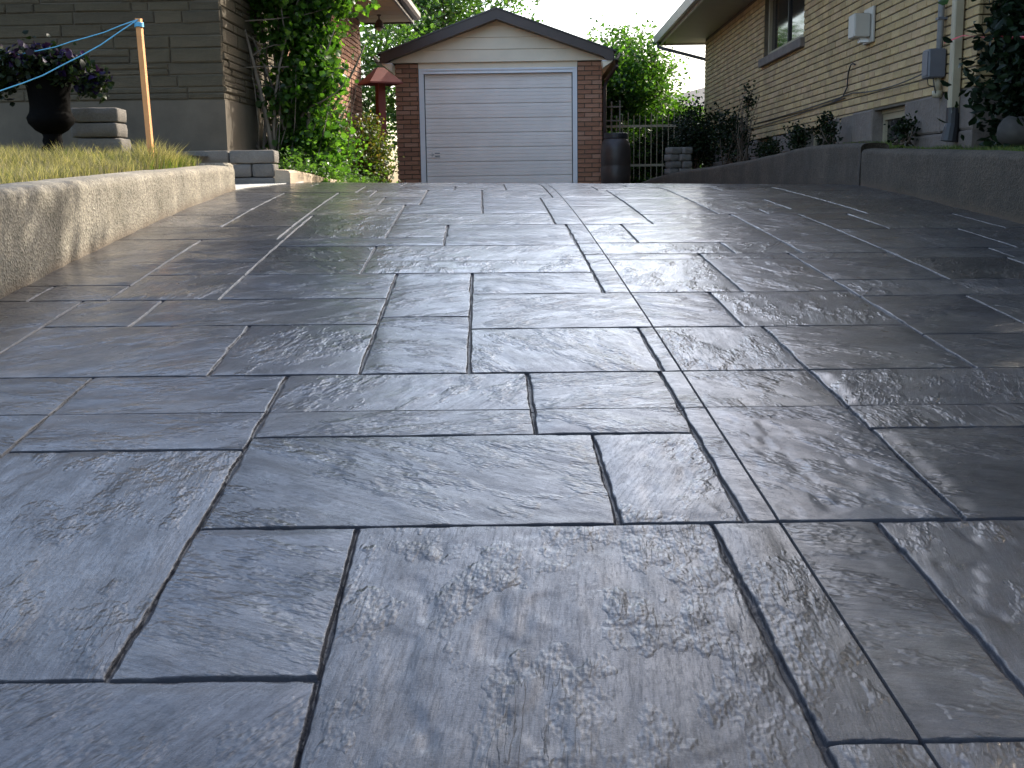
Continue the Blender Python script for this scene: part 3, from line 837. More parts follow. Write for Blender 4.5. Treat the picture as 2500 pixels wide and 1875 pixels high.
# piers in individual bricks
brick_wall(gw, M['red_brick'], .24, bl, fl, 0, top-.0, .0745, front_place(.0), limit=150, seed=3)
brick_wall(gw, M['red_brick'], .24, fr, br_, 0, top-.0, .0745, front_place(.0), limit=150, seed=4)
brick_wall(gw, M['red_brick'], .24, .04, 6, 0, top, .0745, side_place_r(br_+.0), limit=0, seed=5)
brick_wall(gw, M['red_brick'], .24, .04, 6, 0, top, .0745, side_place(bl-.0), limit=0, seed=6)
# frame
fm = MB(); fm.box(fl+.004,dl,-.012,.10,0,dtop+.075).box(dr,fr-.004,-.012,.10,0,dtop+.075).box(dl,dr,-.010,.10,dtop,dtop+.075)
fm.build('door_frame', M['white_trim'], gar)
MB().box(dl-.03,dr+.03,-.028,-.0125,dtop+.045,dtop+.062).box(dl-.004,dr+.004,-.02,-.0105,dtop-.008,dtop+.012).build('frame_moulding', M['white_trim'], gar)
MB().box(fl,fr,-.004,.12,dtop+.077,top-.001).build('header_panel', M['cream'], gar)
# sectional door
door = MB().box(dl+.012,dr-.012,.09,.12,0,dtop-.005).build('door', M['white_door'], gar)
edges = [dtop-.006]+[1.58+gz-.236*i for i in range(8)]+[.004]
edges = [e for e in edges if e >= 0]
for i in range(len(edges)-1):
    zt, zb = edges[i], edges[i+1]
    if zt-zb < .03: continue
    prof = [(.0895,zb+.004),(.062,zb+.004),(.058,zb+.010)]
    nR = 4
    for k in range(1, nR):
        zc = zb+(zt-zb)*k/nR
        prof += [(.057,zc-.006),(.0625,zc-.002),(.0625,zc+.002),(.057,zc+.006)]
    prof += [(.058,zt-.010),(.062,zt-.004),(.0895,zt-.004)]
    MB().prism([(p[0],p[1]) for p in prof], 'x', dl+.014, dr-.014).build('door_panel', M['white_door'], door)
for a_ in (dl+.001, dr-.011): MB().box(a_,a_+.010,.05,.12,0,dtop-.01).build('weather_strip', M['black'], gar)
pl = MB(); px0 = GXv(1053); pz = (455-387)/2825*GY+gz
pl.box(px0,px0+.155,.048,.0565,pz,pz+.10)
lk = pl.build('lock_plate', M['white_door'], door)
ls = MB(); ls.box(px0+.065,px0+.145,.042,.0475,pz+.066,pz+.084).box(px0+.065,px0+.145,.042,.0475,pz+.02,pz+.038).box(px0+.012,px0+.018,.044,.0475,pz+.012,pz+.09).lathe([(.014,0),(.014,.012)],10,(px0+.035,.05,pz+.044))
ls.build('lock_handle', M['grey_metal'], lk)
# gable
pk = 0.0; pkz = 2.80+gz; ez = 2.12+gz; ex0, ex1 = -1.88, 1.88
slope = (pkz-ez)/1.88
gz_lines = [2.0+gz+.002, 2.20+gz, 2.39+gz, 2.58+gz, 2.72+gz]
for i in range(len(gz_lines)-1):
    z0_, z1_ = gz_lines[i], gz_lines[i+1]-.004
    hx = lambda z: max(.02, (pkz-.12-z)/slope)
    w0, w1 = min(hx(z0_),1.80), min(hx(z1_),1.80)
    y0_ = -.04
    V = [(-w0,y0_-.012,z0_),(w0,y0_-.012,z0_),(w1,y0_,z1_),(-w1,y0_,z1_),(-w0,.02,z0_),(w0,.02,z0_),(w1,.02,z1_),(-w1,.02,z1_)]
    MB().add(V, [(0,1,2,3),(7,6,5,4),(0,4,5,1),(2,6,7,3),(1,5,6,2),(3,7,4,0)]).build('siding_board', M['cream'], gar)
MB().prism([(-1.84,2.0+gz+.004),(1.84,2.0+gz+.004),(1.84,2.08+gz),(0,pkz-.09),(-1.84,2.08+gz)], 'y', .022, 5.9).build('gable_core', M['mortar_dark'], gar)
for s in (-1,1):
    a, b = (0,pkz), (s*1.90, pkz-1.90*slope)
    # roof plane
    P = [(0,pkz),(s*1.93,pkz-1.93*slope),(s*1.93,pkz-1.93*slope+.022),(0,pkz+.024)]
    MB().prism(P if s > 0 else P[::-1], 'y', -.33, 6.2).build('roof', M['shingle'], gar)
    # barge board
    P = [(0,pkz-.002),(s*1.88,pkz-1.88*slope-.002),(s*1.88,pkz-1.88*slope-.140),(s*1.78,pkz-1.88*slope-.145),(s*1.70,pkz-1.70*slope-.145),(0,pkz-.160)]
    MB().prism(P if s < 0 else P[::-1], 'y', -.315, -.285).build('barge_board', M['brown_metal'], gar)
    # rake soffit behind the board
    P = [(0,pkz-.140),(s*1.75,pkz-1.75*slope-.135),(s*1.75,pkz-1.75*slope-.142),(0,pkz-.156)]
    MB().prism(P if s < 0 else P[::-1], 'y', -.284, -.042).build('rake_soffit', M['brown_metal'], gar)
    # side eave: soffit box and gutter
    xa, xb = sorted((s*1.70, s*1.87))
    MB().box(xa,xb,-.28,6.15,ez-.155,ez-.14).build('eave_soffit', M['white_trim'], gar)
    MB().add([(s*1.70,-.283,ez-.157),(s*1.87,-.283,ez-.157),(s*1.72,-.283,ez-.26),(s*1.70,.0,ez-.157),(s*1.87,.0,ez-.157),(s*1.72,.0,ez-.26)],[(0,1,2),(5,4,3),(0,3,4,1),(1,4,5,2),(2,5,3,0)]).build('eave_return', M['cream'], gar)
    gp = [(s*1.885,ez-.14),(s*1.885,ez-.03),(s*1.895,ez-.03),(s*1.90,ez-.12),(s*1.96,ez-.12),(s*1.985,ez-.05),(s*1.985,ez-.02),(s*1.997,ez-.02),(s*1.997,ez-.06),(s*1.965,ez-.14)]
    MB().prism(gp if s < 0 else gp[::-1], 'y', -.30, 6.15).build('gutter', M['brown_metal'], gar)
dsp = MB(); dsp.tube([(1.945,-.2,ez-.14),(1.945,-.2,ez-.22),(1.80,.12,ez-.42),(1.765,.12,ez-.55),(1.765,.12,.1)], .034, 8)
dsp.build('downspout', M['brown_metal'], gar)

# ------------------------------------------------------------------ left house
LHX, LHY = -2.62, 11.0
lh = thing('house', 'left house with a ledge stone front above a rendered foundation and brown eaves', 'house', (LHX,LHY,0), -math.atan(.03))
fz = .82; wt = 2.66
core = MB().box(-9,-.009,.009,8.3,-.4,wt)
lw = core.build('wall', M['foundation'], lh)
MB().box(-9,.0,.0,8.3,-.4,fz-.002).build('foundation', M['foundation'], lw)
ledge_wall(lw, M['ledge'], -5.2, 0, fz+.006, wt-.01, front_place(0), 5)
ledge_wall(lw, M['ledge'], 0.01, 2.4, fz+.006, wt-.01, side_place_r(0), 6)
brick_wall(lw, M['orange_brick'], .24, 2.4, 8.3, .0, wt, .075, side_place_r(0.004), limit=300, key=lambda q: (abs(q[0]-7.2)*1.0+max(0,q[1]-1.9)*2), seed=8)
# roof and eaves
rf = roof_hip(MB(), -9.6, .82, -.7, 8.75, wt+.13, .38).build('roof', M['shingle'], lh)
MB().box(-9.6,.80,-.68,8.73,wt+.005,wt+.03).build('soffit', M['soffit'], lh)
for i in range(22):
    y_ = -.6+i*.42
    MB().box(.06,.78,y_,y_+.40,wt-.003,wt+.004).build('soffit_panel', M['soffit'], lh)
MB().box(.80,.83,-.7,8.75,wt-.02,wt+.15).box(-9.6,.799,-.712,-.682,wt-.02,wt+.15).box(-9.6,.799,8.732,8.762,wt-.02,wt+.15).build('fascia', M['brown_metal'], lh)
gt = MB().prism([(.84,wt+.03),(.84,wt+.14),(.94,wt+.14),(.94,wt+.07),(.91,wt+.03)], 'y', -.7, 8.75).build('gutter', M['brown_metal'], lh)
lamp = thing('lamp', 'small bell shaped lamp hanging under the left house eave corner', 'lamp', (-1.98,18.6,wt-.03))
MB().lathe([(.035,0),(.035,-.02),(.012,-.022),(.012,-.07)], 12).build('mount', M['brown_metal'], lamp)
MB().lathe([(.02,-.07),(.05,-.10),(.085,-.19),(.09,-.20),(.08,-.195)], 16).build('lamp_shade', M['brown_metal'], lamp, smooth=True)
MB().lathe([(.01,-.17),(.045,-.19),(.05,-.22),(.02,-.245)], 12).build('bulb', M['gutter'], lamp, smooth=True)

# ------------------------------------------------------------------ right house
RHX, RHY = 3.56, 9.06
rh = thing('house', 'right house with a buff yellow brick side wall and pale gutter', 'house', (RHX,RHY,0), -math.atan(.015))
RL = 13.75; rz0 = .70; rt = 2.70
Yl = lambda Y: Y-RHY
uw = (Yl(14.75), Yl(17.2), 1.745, 2.62)
bws = [(Yl(10.7),Yl(11.7)), (Yl(13.45),Yl(14.5)), (Yl(16.4),Yl(17.55))]
cr = MB()
# wall core with a real opening for the big window
for (a,b,z0_,z1_) in ((.0,uw[0],rz0-.02,rt),(uw[1],RL,rz0-.02,rt),(uw[0],uw[1],rz0-.02,uw[2]),(uw[0],uw[1],uw[3],rt)):
    cr.box(.009,.28,a+(.05 if a==0 else 0),b,z0_,z1_)
cr.box(.28,9,.05,.3,-.2,rt).box(.28,9,RL-.3,RL,-.2,rt).box(8.7,9,.3,RL-.3,-.2,rt)
rw = cr.build('wall', M['mortar_dark'], rh)
zhi = rz0+.0
brick_wall(rw, M['buff_brick'], .24, 0, Yl(11.9), rz0, rt, .075, side_place(0), limit=290, key=lambda q: q[0], seed=11)
brick_wall(rw, M['buff_brick'], .24, Yl(11.9), RL, rz0-.075, rt, .075, side_place(0), holes=[uw], limit=10, key=lambda q: q[0], seed=12)
brick_wall(rw, M['buff_brick'], .24, 0.03, 9, rz0, rt, .075, front_place(.02), limit=0, seed=13)
# rough foundation stones between the basement windows
ed = [.02]+[x for b in bws for x in b]+[RL]
k_ = 0
for i in range(0, len(ed), 2):
    a, b = ed[i], ed[i+1]
    zt = rz0-.004 if a < Yl(11.8) else rz0-.079
    cz = -.1
    rows_ = [(.05,.38),(.38,zt)]
    for z0_, z1_ in rows_:
        u = a
        while u < b-.05:
            l = min(random.choice([.5,.7,.9]), b-u)
            if b-(u+l) < .25: l = b-u
            V, Fc = brick_mesh('foundation_stone', l-.008, z1_-z0_-.008, .25, c=.014, jit=.006, seed=900+k_); k_ += 1
            me = bpy.data.meshes.new('foundation_stone'); me.from_pydata(V, [], Fc); me.materials.append(M['rough_stone'])
            ob('foundation_stone', me, None, rw, (-.005-random.random()*.01, u+l/2, (z0_+z1_)/2), (0,0,-math.pi/2)); u += l
MB().box(.002,.30,.04,RL,-.2,.05).box(.17,.30,.04,RL,.05,rz0-.022).box(.30,9,.012,.06,-.2,rz0-.01).build('foundation', M['rough_stone'], rw)
for n_, (a,b) in enumerate(bws):
    zt = rz0-.006 if n_ == 0 else rz0-.081
    fr_ = MB(); f_ = .06
    fr_.box(.10,.165,a+.002,a+f_,.12,zt).box(.10,.165,b-f_,b-.002,.12,zt).box(.10,.165,a+f_,b-f_,zt-.11,zt).box(.10,.165,a+f_,b-f_,.12,.17)
    fr_.box(.085,.099,a+.002,b-.002,zt-.05,zt)
    wn = fr_.build('basement_window', M['cream_metal'], rh)
    MB().box(.13,.14,a+f_,b-f_,.17,zt-.11).build('pane', M['glass'], wn)
wf = MB(); f_ = .085
wf.box(.06,.14,uw[0]+.003,uw[0]+f_,uw[2]+.003,uw[3]-.003).box(.06,.14,uw[1]-f_,uw[1]-.003,uw[2]+.003,uw[3]-.003).box(.06,.14,uw[0]+f_,uw[1]-f_,uw[2]+.003,uw[2]+.08).box(.06,.14,uw[0]+f_,uw[1]-f_,uw[3]-.08,uw[3]-.003)
ww = wf.build('window', M['cream_metal'], rh)
mid = (uw[0]+uw[1])/2
MB().box(.075,.125,mid-.025,mid+.025,uw[2]+.08,uw[3]-.08).build('mullion', M['black'], ww)
for a,b in ((uw[0]+f_,mid-.025),(mid+.025,uw[1]-f_)): MB().box(.10,.108,a,b,uw[2]+.08,uw[3]-.08).build('pane', M['glass'], ww)
MB().box(-.06,.20,uw[0]-.08,uw[1]+.08,uw[2]-.115,uw[2]-.002,.008).build('window_sill', M['rough_stone'], ww)
# roof, soffit, fascia, gutter
roof_hip(MB(), -.78, 9.7, -.7, RL+.7, rt+.14, .36).build('roof', M['shingle'], rh)
MB().box(-.76,9.7,-.68,RL+.68,rt+.003,rt+.03).build('soffit', M['soffit_grey'], rh)
MB().box(-.79,-.762,-.7,RL+.7,rt-.03,rt+.15).box(-.761,9.7,RL+.682,RL+.71,rt-.03,rt+.15).box(-.761,9.7,-.71,-.682,rt-.03,rt+.15).build('fascia', M['gutter'], rh)
MB().prism([(-.795,rt+.02),(-.795,rt+.14),(-.805,rt+.14),(-.81,rt+.04),(-.86,rt+.04),(-.895,rt+.13),(-.905,rt+.145),(-.915,rt+.13),(-.885,rt+.0)], 'y', -.7, RL+.72).build('gutter', M['gutter'], rh)
MB().tube([(-.84,RL+.5,rt+.02),(-.84,RL+.5,rt-.07),(-.78,RL+.48,rt-.10),(.02,RL+.14,rt-.36),(.10,RL+.08,rt-.45),(.10,RL+.08,.3)], .032, 8).build('elbow_downspout', M['dark_metal'], rh)
# downspout at the near corner
MB().box(-.085,-.012,.27,.355,.50,rt,.008).build('downspout', M['cream_metal'], rh)
MB().tube([(-.05,.312,.56),(-.05,.312,.44),(-.056,.312,.40),(-.07,.312,.30)], [.052,.054,.060,.066], 12).build('drain_boot', M['black'], rh)
# service conduit, meter box
MB().tube([(-.045,.70,1.02),(-.045,.70,rt)], .026, 10).build('conduit', M['grey_metal'], rh, smooth=True)
MB().tube([(-.045,.70,.86),(-.045,.70,.70)], .030, 10).tube([(-.045,.70,.72),(-.045,.70,.665)], .042, 10).build('conduit', M['cream_metal'], rh, smooth=True)
for z_ in (1.28,1.75): MB().box(-.078,-.002,.665,.735,z_,z_+.02).build('pipe_strap', M['dark_metal'], rh)
mb_ = MB().box(-.15,-.008,.63,.80,.82,1.05,.01).build('meter_box', M['dark_metal'], rh)
MB().box(-.156,-.1505,.65,.78,.84,1.03).build('box_cover', M['dark_metal'], mb_)
# vent hood
vy, vz = Yl(11.85), 1.50
vb = MB().box(-.035,-.008,vy-.14,vy+.18,vz-.16,vz+.18,.006).build('vent_plate', M['gutter'], rh)
MB().box(-.20,-.036,vy-.09,vy+.13,vz-.11,vz+.12,.012).build('vent_hood', M['gutter'], vb)
MB().box(-.12,-.036,vy-.03,vy+.06,vz-.15,vz-.111).build('vent_outlet', M['white_trim'], vb)
# cables on the wall
def sag(p, q, d, n=14): return [tuple(np.array(p)*(1-t)+np.array(q)*t-np.array((0,0,d*4*t*(1-t)))) for t in np.linspace(0,1,n)]
MB().tube(sag((-.10,.64,.90),(-.018,Yl(12.4),.905),.05), .0065, 5).tube(sag((-.018,Yl(12.4),.905),(-.016,Yl(17.5),.86),.015), .0065, 5).build('cable', M['black'], rh)
MB().tube(sag((-.016,Yl(12.7),.875),(-.016,Yl(19),.80),.02), .006, 5).build('cable', M['black'], rh)
MB().tube([(-.014,Yl(12.35),1.185),(-.03,Yl(12.38),1.20),(-.035,Yl(12.45),1.19),(-.03,Yl(12.55),1.12),(-.022,Yl(12.6),.98),(-.02,Yl(12.75),.90),(-.016,Yl(13.2),.868)], .008, 5).build('cable', M['black'], rh)
MB().tube([(-.10,.66,.82),(-.09,.66,.76),(-.07,.67,.70),(-.05,.69,.68)], .005, 5).tube([(-.12,.74,.82),(-.11,.74,.77),(-.06,.71,.75)], .004, 5).build('cable', M['black'], rh)

# far house behind
fh = thing('house', 'distant house with a plain grey roof seen between the bright tree and the right house', 'house', (9.2,46,-.5), 0)
MB().box(-4,5,0,7,0,3.4).build('wall', M['cream'], fh)
roof_hip(MB(), -4.6, 5.6, -.6, 7.6, 3.4, .28).build('roof', M['shingle'], fh)
for k_ in range(2):
    pw = MB().tube(sag((-40,60,5.9+.22*k_),(50,60,6.1+.22*k_),.5,20), .012, 4).build('power_line', M['black'])
    tag(pw, ['lower','upper'][k_]+' of two thin power lines crossing the sky behind the houses', 'power line', 'power lines behind the houses')
# ------------------------------------------------------------------ tumbled blocks and curb
def block_mesh(L, H, D, seed):
    r = random.Random(seed); mb = MB()
    nx, ny, nz_ = 6, 4, 4; V = {}; idx = {}; vs = []
    def rb(p, h):   # round the edges
        rad = .022; q = [max(-(hh-rad), min(hh-rad, c)) for c, hh in zip(p, h)]
        d = [a-b for a,b in zip(p,q)]; n_ = math.sqrt(sum(x*x for x in d))
        if n_ > 1e-9: q = [b+x/n_*rad for b,x in zip(q,d)]
        return [c+r.uniform(-.0022,.0022) for c in q]
    h = (L/2, D/2, H/2)
    g_ = lambda n: [-1,-.88]+[(-.88+1.76*i/(n)) for i in range(1,n)]+[.88,1]
    gx, gy, gz2 = g_(nx), g_(ny), g_(2)
    gx = [max(-1,min(1,v)) for v in gx]
    def vid(i,j,k):
        if (i,j,k) not in idx:
            idx[(i,j,k)] = len(vs); vs.append(rb((gx[i]*h[0], gy[j]*h[1], gz2[k]*h[2]), h))
        return idx[(i,j,k)]
    X_, Y_, Z_ = len(gx)-1, len(gy)-1, len(gz2)-1; f = []
    for i in range(X_):
        for j in range(Y_):
            f.append((vid(i,j,Z_),vid(i+1,j,Z_),vid(i+1,j+1,Z_),vid(i,j+1,Z_))); f.append((vid(i,j,0),vid(i,j+1,0),vid(i+1,j+1,0),vid(i+1,j,0)))
        for k in range(Z_):
            f.append((vid(i,0,k),vid(i+1,0,k),vid(i+1,0,k+1),vid(i,0,k+1))); f.append((vid(i,Y_,k),vid(i,Y_,k+1),vid(i+1,Y_,k+1),vid(i+1,Y_,k)))
    for j in range(Y_):
        for k in range(Z_):
            f.append((vid(0,j,k),vid(0,j,k+1),vid(0,j+1,k+1),vid(0,j+1,k))); f.append((vid(X_,j,k),vid(X_,j+1,k),vid(X_,j+1,k+1),vid(X_,j,k+1)))
    me = bpy.data.meshes.new('block'); me.from_pydata(vs, [], f); me.materials.append(M['block'])
    me.polygons.foreach_set('use_smooth', np.ones(len(f), dtype=bool)); me.update()
    return me
bcount = [0]
def block(L, H, D, loc, rz, label, group):
    o = ob('concrete_block', block_mesh(L-.006, H-.004, D, 300+bcount[0]), None, None, loc, (0,0,rz)); bcount[0] += 1
    return tag(o, label, 'block', group)
# planter wall, three courses. listed left to right as seen
PL = [(.375,[(-3.52,.40),(-3.10,.42),(-2.68,.42)] ),]
names = [('top course',.2925,[(-3.40,.42),(-2.98,.42),(-2.565,.41),(-2.17-.21+.02,0)]),]
rowsP = [
 (.355,.125,[(-3.83,-3.41),(-3.41,-2.99),(-2.99,-2.575),(-2.575,-2.15)],'top'),
 (.230,.125,[(-3.62,-3.20),(-3.20,-2.78),(-2.78,-2.37),(-2.37,-2.155)],'middle'),
 (.105,.125,[(-3.83,-3.41),(-3.41,-2.99),(-2.99,-2.60),(-2.60,-2.16)],'bottom')]
pos = ['at its far left','left of its middle','right of its middle','at the right end by the tan curb']
for zt, h, spans, nm in rowsP:
    for k, (a,b) in enumerate(spans):
        block(b-a, h, .24, ((a+b)/2, 10.95+random.uniform(-.008,.008), zt-h/2), random.uniform(-.01,.01), f'{nm} course block of the grey planter wall, {pos[k]}', 'blocks of the low planter wall')
for k, (z, dx, L) in enumerate([(.66,0,.39),(.54,0,.385),(.42,.035,.36)]):
    block(L, .118, .26, (-3.315+dx, 9.6, z-.059), [.03,-.02,.01][k], ['topmost','middle','lowest'][k]+' grey block in the stack of three beside the dark urn', 'stacked blocks beside the urn')
for k in range(4):
    for j in range(2):
        block(.16+.03*((k+j)%2), .105, .22, (2.47+.175*j+(.03 if k%2 else 0), 17.9, .12+.105*(k+.5)), .25+.05*k, f"{['lowest','second','third','topmost'][k]} {['left','right'][j]} block of the grey stack behind the right wall near the fence", 'stacked blocks near the fence')

curb = thing('garden_curb', 'sunlit tan concrete curb sloping down towards the garage beside the flower bed', 'curb', (0,0,0))
cy = [10.84,11.9,12.9,13.9,14.9,16.0]
for i in range(5):
    a, b = cy[i]+.004, cy[i+1]-.004
    V = []; ys_ = np.linspace(a,b,7)
    for y in ys_:
        x = -2.02+.03*(y-10.84); zt = np.interp(y,[10.84,11.1,15.2,16.0],[.165,.175,.03,-.02]); z0_ = -.4
        w_ = .16
        for ox, oz in ((0,z0_),(0,zt-.025),(-.012,zt-.006),(-.03,zt),(-w_+.03,zt+.006),(-w_+.006,zt-.012),(-w_,z0_)): V.append((x+ox, y, oz))
    n = 7; f = [(r*n+k, r*n+n+k, r*n+n+k+1, r*n+k+1) for r in range(6) for k in range(n-1)]
    f += [tuple(range(n)), tuple(reversed(range(6*n,7*n)))]
    ob('curb_block', mesh_np('curb_block', V, faces=f), M['curb_tan'], curb)

# ------------------------------------------------------------------ foliage
def leaves(name, cen, size, mat, parent, aspect=1.0, droop=0.3, fold=.25, outward=None, smooth=False):
    n = len(cen); sz = size*rng.uniform(.65,1.25,n)
    d = rng.normal(size=(n,3)); d[:,2] = d[:,2]*.6-droop
    if outward is not None: d = d*.7+outward*.9
    d /= np.linalg.norm(d,axis=1)[:,None]
    r = rng.normal(size=(n,3)); s = np.cross(d, r); s /= np.linalg.norm(s,axis=1)[:,None]
    up = np.cross(s, d)
    L = sz[:,None]; W = L*.5*aspect
    P = np.zeros((n,6,3))
    P[:,0] = cen-d*L*.5; P[:,1] = cen-d*L*.15+s*W+up*W*fold; P[:,2] = cen+d*L*.2+s*W*.8+up*W*fold
    P[:,3] = cen+d*L*.5-up*L*.08; P[:,4] = cen+d*L*.2-s*W*.8+up*W*fold; P[:,5] = cen-d*L*.15-s*W+up*W*fold
    b = np.arange(n)*6
    q = np.concatenate([np.stack([b,b+1,b+2,b+3],1), np.stack([b,b+3,b+4,b+5],1)])
    return ob(name, mesh_np(name, P.reshape(-1,3), quads=q), mat, parent)
def clusters(c, rad, ncl, nper, spread, shell=.55, flat=1.0, ymin=None):
    d = rng.normal(size=(ncl,3)); d /= np.linalg.norm(d,axis=1)[:,None]
    rr = (shell+(1-shell)*rng.random(ncl))[:,None]*rng.uniform(.75,1.12,ncl)[:,None]
    cc = np.array(c)+d*rr*np.array(rad)
    off = rng.normal(size=(ncl,nper,3))*spread*rng.uniform(.6,1.4,(ncl,1,1)); off[:,:,2] *= flat
    P = (cc[:,None,:]+off).reshape(-1,3)
    return cc, P
def limb(mb, a, b, r0, r1, bend=.12, n=7):
    a, b = np.array(a,float), np.array(b,float); L = np.linalg.norm(b-a); o_ = rng.normal(size=3)*bend*L
    pts = [a*(1-t)+b*t+o_*math.sin(math.pi*t)*.5 for t in np.linspace(0,1,n)]
    mb.tube(pts, [r0*(1-t)+r1*t for t in np.linspace(0,1,n)], 6)
    return pts
def tree(name, label, cat, base, trunk_top, r0, crown_c, crown_r, ncl, nper, spread, size, mat, bark, aspect=.8, shell=.5, group=None, nb=10, flat=.8, filt=None):
    t = thing(name, label, cat, base, 0, group)
    B = np.array(base)
    mb = MB(); pts = limb(mb, (0,0,-.2), np.array(trunk_top)-B, r0, r0*.45, .05, 9)
    cc, P = clusters(np.array(crown_c)-B, crown_r, ncl, nper, spread, shell, flat)
    for i in range(nb):
        q = cc[rng.integers(len(cc))]; s = pts[rng.integers(4,9)]
        limb(mb, s, q, r0*.28, r0*.05, .15)
    for i in range(nb*3):
        q = cc[rng.integers(len(cc))]; s = cc[rng.integers(len(cc))]
        if np.linalg.norm(q-s) < max(crown_r)*.8: limb(mb, s, q, r0*.07, r0*.02, .2, 5)
    mb.build('trunk', bark, t, smooth=True)
    if filt is not None: P = P[filt(P+B)]
    leaves('foliage', P, size, mat, t, aspect, .35)
    return t

# lilac by the left house
li = thing('lilac_bush', 'tall multi stemmed lilac bush with bright backlit leaves at the left house corner', 'bush', (-2.35,12.3,.15))
mb = MB(); tips = []
for i in range(26):
    a = rng.uniform(-1,1); b0 = (rng.uniform(-.22,.30), rng.uniform(-.25,.25), -.1)
    tip = (a*.95+.05, rng.uniform(-.5,.6), rng.uniform(1.3,2.6)); pts = limb(mb, b0, tip, rng.uniform(.014,.034), .006, .10, 9); tips.append(pts)
for i in range(40):
    p = tips[rng.integers(26)]; s = p[rng.integers(3,8)]; limb(mb, s, np.array(s)+rng.normal(size=3)*np.array([.35,.3,.2])+np.array([.1,0,.25]), .009, .003, .15, 5)
for i in range(30):
    b0 = (rng.uniform(-.3,.35), rng.uniform(-.3,.1), 0); limb(mb, b0, (b0[0]+rng.uniform(-.4,.5), b0[1]+rng.uniform(-.2,.2), rng.uniform(.5,1.2)), .007, .003, .1, 5)
mb.build('stem', M['bark_pale'], li, smooth=True)
PP = []
for c, r, ncl, npr, sp in (((.26,0,1.98),(.76,.60,.80),260,30,.085),((-.25,.1,2.1),(.75,.5,.65),110,26,.09),((.30,-.1,1.05),(.40,.40,.62),130,22,.08),((.22,.1,.32),(.42,.4,.34),110,24,.08),((.1,-.1,.75),(.28,.3,.28),12,14,.06)):
    PP.append(clusters(c, r, ncl, npr, sp, .35)[1])
P = np.concatenate(PP)
leaves('foliage', P, .066, M['lilac'], li, .95, .45)
# rose / spirea bush further along
ro = thing('rose_bush', 'bushy rose with reddish green leaves in the bed left of the garage', 'bush', (-1.98,16.2,-.1))
mb = MB()
for i in range(22): limb(mb, (rng.uniform(-.15,.15),rng.uniform(-.2,.2),-.05), (rng.uniform(-.45,.45),rng.uniform(-.5,.5),rng.uniform(.5,1.05)), .009, .003, .12, 6)
mb.build('stem', M['bark'], ro, smooth=True)
P = np.concatenate([clusters((0.0,0,.45),(.42,.5,.50),150,28,.075,.3)[1], clusters((.05,0,.9),(.3,.4,.22),26,14,.05,.3)[1]])
leaves('foliage', P, .050, M['rose'], ro, .75, .3)
# climbing greenery between lilac and rose, with white blooms
pe = thing('flowering_shrub', 'leafy green shrub with a few white blooms between the lilac and the rose bush', 'bush', (-2.15,14.4,.05))
mb = MB()
for i in range(16): limb(mb, (rng.uniform(-.15,.15),rng.uniform(-.3,.3),-.05), (rng.uniform(-.3,.4),rng.uniform(-.5,.5),rng.uniform(.5,1.4)), .008, .003, .12, 6)
mb.build('stem', M['bark'], pe, smooth=True)
P = np.concatenate([clusters((.0,0,.35),(.36,.65,.40),90,20,.08,.3)[1], clusters((0,.1,.75),(.26,.5,.30),26,14,.06,.3)[1]])
leaves('foliage', P, .060, M['lilac'], pe, .6, .3)
for i, (x,y,z) in enumerate([(.28,-.35,.55),(.15,-.5,.75),(.30,.1,.82),(.1,-.6,.25),(.33,.5,.7)]):
    mbb = MB()
    for k in range(9):
        a = k*.7; mbb.add([(x,y,z),(x+.022*math.cos(a),y+.022*math.sin(a),z+.018),(x+.030*math.cos(a+.35),y+.03*math.sin(a+.35),z+.01),(x+.022*math.cos(a+.7),y+.022*math.sin(a+.7),z+.018)],[(0,1,2,3)])
    mbb.lathe([(.002,-.012),(.014,.0),(.017,.012),(.004,.022)], 8, (x,y,z)); mbb.build('bloom', M['white_petal'], pe)
# ground cover under them
gc = thing('ground_cover', 'low silvery green plants spilling over the tan curb', 'plant', (-2.05,13.4,.05))
P = np.stack([rng.normal(0,.14,2600), rng.uniform(-2.2,2.6,2600), np.abs(rng.normal(0,.10,2600))+.02],1); P[:,2] -= (P[:,1])*.045
P[:,0] += P[:,1]*.03
leaves('foliage', P, .045, M['tree_green'], gc, .6, .1)

# airy tree behind the garage
tree('tree', 'tall airy leafy tree behind the garage roof peak', 'tree', (-1.6,29,-.4), (-1.2,29,3.2), .16, (-1.7,28.5,4.3), (2.5,2.2,2.1), 260, 40, .26, .13, M['tree_green'], M['bark'], .5, .25, nb=26)
tree('tree', 'leafy tree between the left house and the garage roof', 'tree', (-3.4,25.5,-.4), (-3.3,25.5,1.6), .12, (-3.1,25,2.2), (1.5,1.5,2.3), 170, 42, .22, .11, M['tree_green'], M['bark'], .55, .3, nb=14)
# bright bushy tree right of the garage
brt = tree('bushy_tree', 'bright green bushy tree between the garage and the right house', 'tree', (2.3,24,-.4), (2.3,24,1.2), .12, (2.30,24,1.65), (1.2,1.1,1.42), 420, 64, .16, .085, M['locust'], M['bark'], .55, .45, nb=14)
P = np.concatenate([clusters((.15,-.1,1.6+.4),(1.35,1.1,1.5),1,10,.1)[1]]+[np.stack([rng.normal(0,.03,40)+x, rng.normal(0,.03,40), rng.uniform(0,.5,40)+z],1) for x,z in ((-.9,2.75),(-.6,2.95),(-.3,3.0),(.1,3.05),(.4,3.0),(.8,2.9),(-1.1,2.6))])
leaves('foliage', P, .07, M['tree_green'], brt, .45, -.4)
tree('bushy_tree', 'low leafy bush behind the metal fence', 'bush', (3.25,23,-.4), (3.25,23,.5), .06, (3.0,23,.80), (.95,.7,.95), 190, 44, .14, .09, M['locust'], M['bark'], .55, .35, nb=6)
